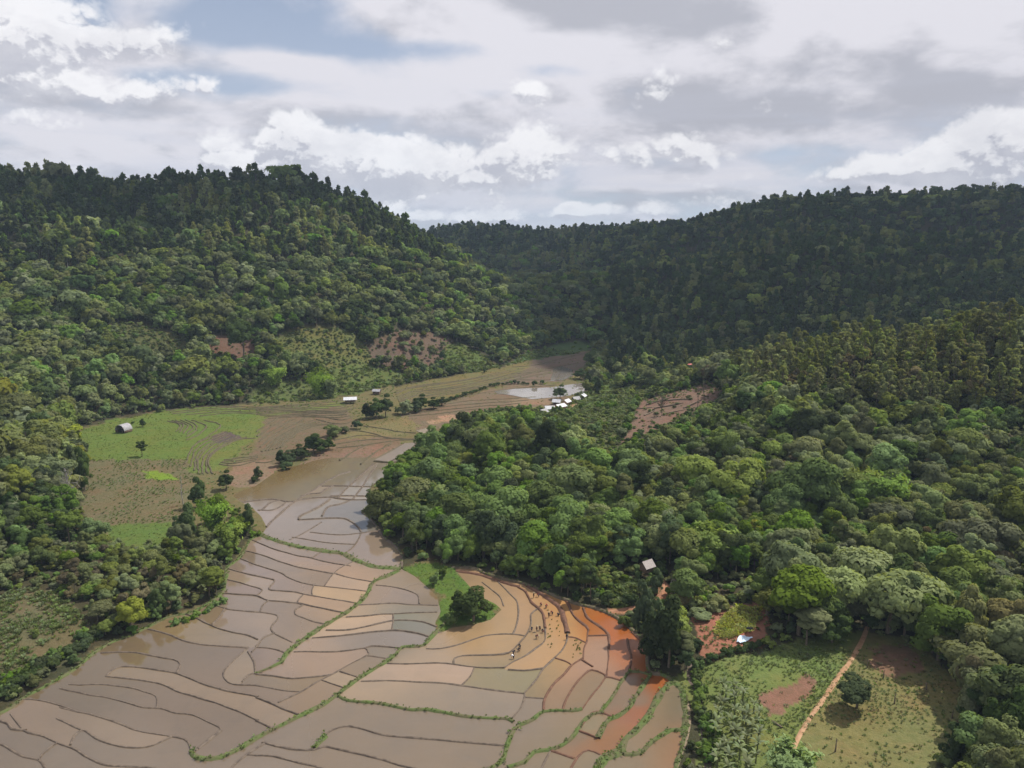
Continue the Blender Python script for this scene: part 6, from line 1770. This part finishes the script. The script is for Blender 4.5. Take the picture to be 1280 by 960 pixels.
def person_meshes(pose):
    # joints in metres; the person faces +X
    if pose == 'bent':
        hip, chest, neck, head = (0, 0, .88), (.34, 0, 1.02), (.52, 0, 1.0), (.66, 0, .92)
        hands = [(.52, .16, .25), (.56, -.16, .28)]; elb = [(.46, .20, .60), (.48, -.20, .62)]
        knee = [(.06, .12, .46), (.04, -.12, .46)]; foot = [(-.02, .13, .06), (-.06, -.13, .06)]
    elif pose == 'crouch':
        hip, chest, neck, head = (-.05, 0, .62), (.26, 0, .86), (.40, 0, .93), (.53, 0, .94)
        hands = [(.52, .14, .22), (.50, -.14, .25)]; elb = [(.38, .22, .50), (.38, -.22, .52)]
        knee = [(.20, .17, .42), (.18, -.17, .42)]; foot = [(0, .15, .06), (-.04, -.15, .06)]
    else:
        hip, chest, neck, head = (0, 0, .92), (.03, 0, 1.28), (.04, 0, 1.46), (.06, 0, 1.60)
        hands = [(.16, .24, .86), (.20, -.22, .90)]; elb = [(.02, .25, 1.08), (.02, -.25, 1.08)]
        knee = [(.08, .10, .50), (-.04, -.10, .50)]; foot = [(.06, .11, .06), (-.12, -.11, .06)]
    sh = [(chest[0] + .08 * (neck[0] - chest[0]) + .02, .17, chest[2] + .08), (chest[0] + .02, -.17, chest[2] + .08)]
    nodes = [(hip, .12), (chest, .13), (neck, .055), (head, .095)]
    edges = [(0, 1), (1, 2), (2, 3)]
    for s in (0, 1):
        b = len(nodes)
        nodes += [(sh[s], .06), (elb[s], .042), (hands[s], .03)]; edges += [(1, b), (b, b + 1), (b + 1, b + 2)]
        h_ = hands[s]
        for f_ in range(5):
            k_ = len(nodes); nodes.append(((h_[0] + .03 + .01 * f_, h_[1] + (f_ - 2) * .018, h_[2] - .085 + abs(f_ - 2) * .012), .009)); edges.append((b + 2, k_))
        b = len(nodes)
        hp = (hip[0], hip[1] + (.10 if s == 0 else -.10), hip[2] - .06)
        ft = foot[s]
        nodes += [(hp, .085), (knee[s], .06), (ft, .04), ((ft[0] + .16, ft[1], ft[2] - .03), .03)]; edges += [(0, b), (b, b + 1), (b + 1, b + 2), (b + 2, b + 3)]
    body = skin_mesh('person_body', nodes, edges, M['skin'])
    shirt = skin_mesh('shirt', [(hip, .145), (chest, .16), (neck, .075), (sh[0], .08), (elb[0], .06), (sh[1], .08), (elb[1], .06)], [(0, 1), (1, 2), (1, 3), (3, 4), (1, 5), (5, 6)], CLOTH['black'])
    hp = [(hip[0], .10, hip[2] - .05), (hip[0], -.10, hip[2] - .05)]
    trou = skin_mesh('trousers', [(hip, .15), (hp[0], .105), (knee[0], .078), (tuple(.45 * a_ + .55 * b_ for a_, b_ in zip(foot[0], knee[0])), .066), (hp[1], .105), (knee[1], .078), (tuple(.45 * a_ + .55 * b_ for a_, b_ in zip(foot[1], knee[1])), .066)], [(0, 1), (1, 2), (2, 3), (0, 4), (4, 5), (5, 6)], CLOTH['navy'])
    hat = []
    nn_ = 14
    hat.append((head[0] + .01, head[1], head[2] + .20))
    hat += [(head[0] + .25 * math.cos(t), head[1] + .25 * math.sin(t), head[2] + .06) for t in np.linspace(0, 2 * math.pi, nn_, endpoint=False)]
    hatm = mesh_from('hat', hat, [(0, 1 + i, 1 + (i + 1) % nn_) for i in range(nn_)], [M['straw']])
    return body, shirt, trou, hatm
POSES = {p_: person_meshes(p_) for p_ in ('bent', 'crouch', 'stand')}
cl_cache = {}
def recol(me_, c):
    k = (me_.name, c)
    if k not in cl_cache:
        q = me_.copy(); q.materials.clear(); q.materials.append(CLOTH[c]); cl_cache[k] = q
    return cl_cache[k]
PEOPLE = [  # feet at picture point, pose, facing, shirt, trousers, hat
    (667, 747.5, 'stand', .3, 'black', 'brown', 1, 'person standing in dark clothes at the top of the orange paddy'),
    (673.5, 746.5, 'bent', 2.6, 'maroon', 'navy', 0, 'person bent forward in a maroon top next to the standing one under the bank'),
    (676.5, 758, 'crouch', 1.9, 'maroon', 'black', 0, 'person crouching in maroon nearer the left earth bank'),
    (682.5, 760.5, 'bent', .9, 'red', 'navy', 1, 'person bending in a red top with a straw hat, beside the crouching one'),
    (690.5, 769, 'bent', 2.3, 'maroon', 'black', 0, 'stout person bending in dark red in the middle of the orange paddy'),
    (686, 772, 'stand', 1.2, 'brown', 'brown', 1, 'person standing in brown just below the stout bending one'),
    (698.5, 770, 'crouch', 3.4, 'navy', 'black', 0, 'person crouching in navy by the tall earth bank'),
    (664.3, 789.5, 'bent', 1.3, 'black', 'navy', 0, 'person in black at the edge of the inner paddy against its bund'),
    (670.8, 789.7, 'stand', .5, 'maroon', 'brown', 1, 'person upright in maroon in the inner paddy row of planters'),
    (675, 788.5, 'bent', 1.7, 'brown', 'black', 0, 'person bending in brown in the inner paddy row of planters'),
    (679, 791, 'crouch', 2.4, 'black', 'maroon', 0, 'person crouching at the bund end of the row of planters'),
    (670, 798.5, 'bent', .2, 'maroon', 'black', 1, 'person bending alone in front of the row of planters'),
    (650, 811, 'bent', 2.0, 'black', 'black', 0, 'person in black, farther of the two by the trodden mud'),
    (648.2, 814.5, 'crouch', 1.0, 'black', 'brown', 0, 'person crouching in dark clothes just before the one in black'),
    (641.5, 818.5, 'bent', .6, 'black', 'navy', 0, 'person in black bending at the lower end of the planted strip'),
    (642, 823.8, 'bent', 2.8, 'white', 'navy', 0, 'person with white top and dark trousers, lowest of the planters'),
    (708.5, 799.5, 'stand', 4.0, 'black', 'navy', 0, 'person standing alone in dark clothes by the tall bank'),
]
for px, py, pose, face, c1, c2, hat, lab in PEOPLE:
    x, y, z = at_z(px, py, 0.0)
    b, s, t, h_ = POSES[pose]
    o = tag(link('person', b, loc=(x, y, -.08), rz=face), lab, 'person')
    sc_ = .97; o.scale = (sc_,) * 3
    link('shirt', recol(s, c1), o); link('trousers', recol(t, c2), o)
    if hat: link('hat', h_, o)
# seedling bundles waiting in the mud
SB = tuft('grass', 14, .5, .5, 77)
for i in range(46):
    if i < 30: px, py = random.uniform(672, 706), random.uniform(762, 815)
    else: px, py = random.uniform(716, 728), random.uniform(800, 822)
    if not in_poly(np.array([px]), np.array([py]), [(676, 755), (700, 762), (708, 795), (690, 812), (662, 826), (655, 822), (678, 806), (682, 780)])[0] and i < 30: continue
    x, y, _ = at_z(px, py, 0)
    o = link('seedling_bundle', SB, loc=(x, y, -.02), rz=random.uniform(0, 6))
    o.scale = (random.uniform(.5, .9),) * 3
    wh = 'in the orange paddy among the planters' if i < 30 else 'in the small paddy beyond the tall bank'
    tag(o, 'small bundle of rice seedlings standing ' + wh, 'seedlings', 'rice seedling bundles ' + wh)

# ------------------------------------------------------------------ the clouds that shade the hills
def _cloud(N):
    co = N.new('ShaderNodeTexCoord').outputs['Object']
    n = N.noise(co, .01, 5, .6)
    d = N.new('ShaderNodeBsdfDiffuse'); d.inputs[0].default_value = (.9, .9, .92, 1)
    t = N.new('ShaderNodeBsdfTranslucent'); t.inputs[0].default_value = (.9, .9, .92, 1)
    m_ = N.new('ShaderNodeMixShader'); m_.inputs[0].default_value = .5
    N.t.links.new(d.outputs[0], m_.inputs[1]); N.t.links.new(t.outputs[0], m_.inputs[2])
    return m_.outputs[0]
M['cloud'] = material('cloud', _cloud)
ALT = 1150.0


def cloud(shade, zref, label, seed, thick=120):
    """a flat-bottomed cumulus whose shadow covers the given stretch of ground (points X, Y)"""
    k = (ALT - zref) / SUN_DIR.z
    off = Vector((SUN_DIR.x * k, SUN_DIR.y * k))
    P = np.array([(x + off.x, y + off.y) for x, y in shade])
    P = np.concatenate([P[i_] + (P[(i_ + 1) % len(P)] - P[i_]) * np.linspace(0, 1, 24, endpoint=False)[:, None] for i_ in range(len(P))])
    c = P.mean(0)
    ang = np.arctan2(P[:, 1] - c[1], P[:, 0] - c[0]); rad = np.hypot(P[:, 1] - c[1], P[:, 0] - c[0])
    o_ = np.argsort(ang)
    na, nr = 160, 26
    A = np.linspace(-math.pi, math.pi, na, endpoint=False)
    aa = np.concatenate([ang[o_] - 2 * math.pi, ang[o_], ang[o_] + 2 * math.pi]); rr2 = np.tile(rad[o_], 3)
    Rm = np.interp(A, aa, rr2)
    ex, ey = np.cos(A) * Rm, np.sin(A) * Rm
    Rm = Rm * (1 + .22 * (vnoise(ex + 5000, ey, 150, seed) - .5) + .12 * (vnoise(ex + 5000, ey, 50, seed + 1) - .5))
    rows = []
    for side in (1, -1):
        for t in (np.linspace(0, 1, nr) if side == 1 else np.linspace(1, 0, nr)[1:]):
            x = c[0] + np.cos(A) * Rm * t; y = c[1] + np.sin(A) * Rm * t
            e = math.sqrt(max(0, 1 - t ** 3))
            bump = .55 + .9 * vnoise(x, y, 130, seed + 2) + .35 * vnoise(x, y, 45, seed + 3)
            z = ALT + (thick * e * bump if side == 1 else -18 * e * bump)
            rows.append(np.stack([x, y, np.full(na, 1.0) * z], 1))
    Vv = np.concatenate(rows)
    nR = len(rows)
    i = np.arange(na); j = (i + 1) % na
    F = np.concatenate([np.stack([q * na + i, q * na + j, (q + 1) * na + j, (q + 1) * na + i], 1) for q in range(nR - 1)])
    tag(link('cloud', mesh_from('cloud', Vv, F, [M['cloud']], smooth=True)), label, 'cloud', 'low clouds shading the hills')


def gd(px, py): return on_ground(px, py)[:2]
cloud([(-700, 560), gd(5, 280), gd(100, 290), gd(200, 300), gd(290, 290), gd(350, 250), (-90, 760), (-250, 850), (-800, 900)], 150, 'small low cloud over the ridge of the western mountain', 3)
cloud([(215, 545), (330, 540), (480, 510), (700, 490), (1100, 560), (1500, 1000), (1200, 1500), (600, 1700), (-100, 1750), (-330, 1500), (-150, 1100), (-60, 900), (60, 760), (130, 690), (150, 600)], 90, 'vast low cloud over the far hills and the head of the valley', 11, 200)

# ------------------------------------------------------------------ thin haze in the valley air
HAZE_D = 0.00010
if HAZE_D:
    hv, hf = box(6400, 6400, 330, 0, 2200, -1.6)
    hz = mesh_from('haze', hv, hf)
    hm = bpy.data.materials.new('haze'); hm.use_nodes = True
    nt = hm.node_tree; nt.nodes.clear()
    pv = nt.nodes.new('ShaderNodeVolumePrincipled'); pv.inputs['Density'].default_value = HAZE_D
    pv.inputs['Color'].default_value = (.62, .80, 1, 1)
    ou = nt.nodes.new('ShaderNodeOutputMaterial'); nt.links.new(pv.outputs[0], ou.inputs['Volume'])
    hz.materials.append(hm)
    tag(link('haze', hz), kind='stuff')
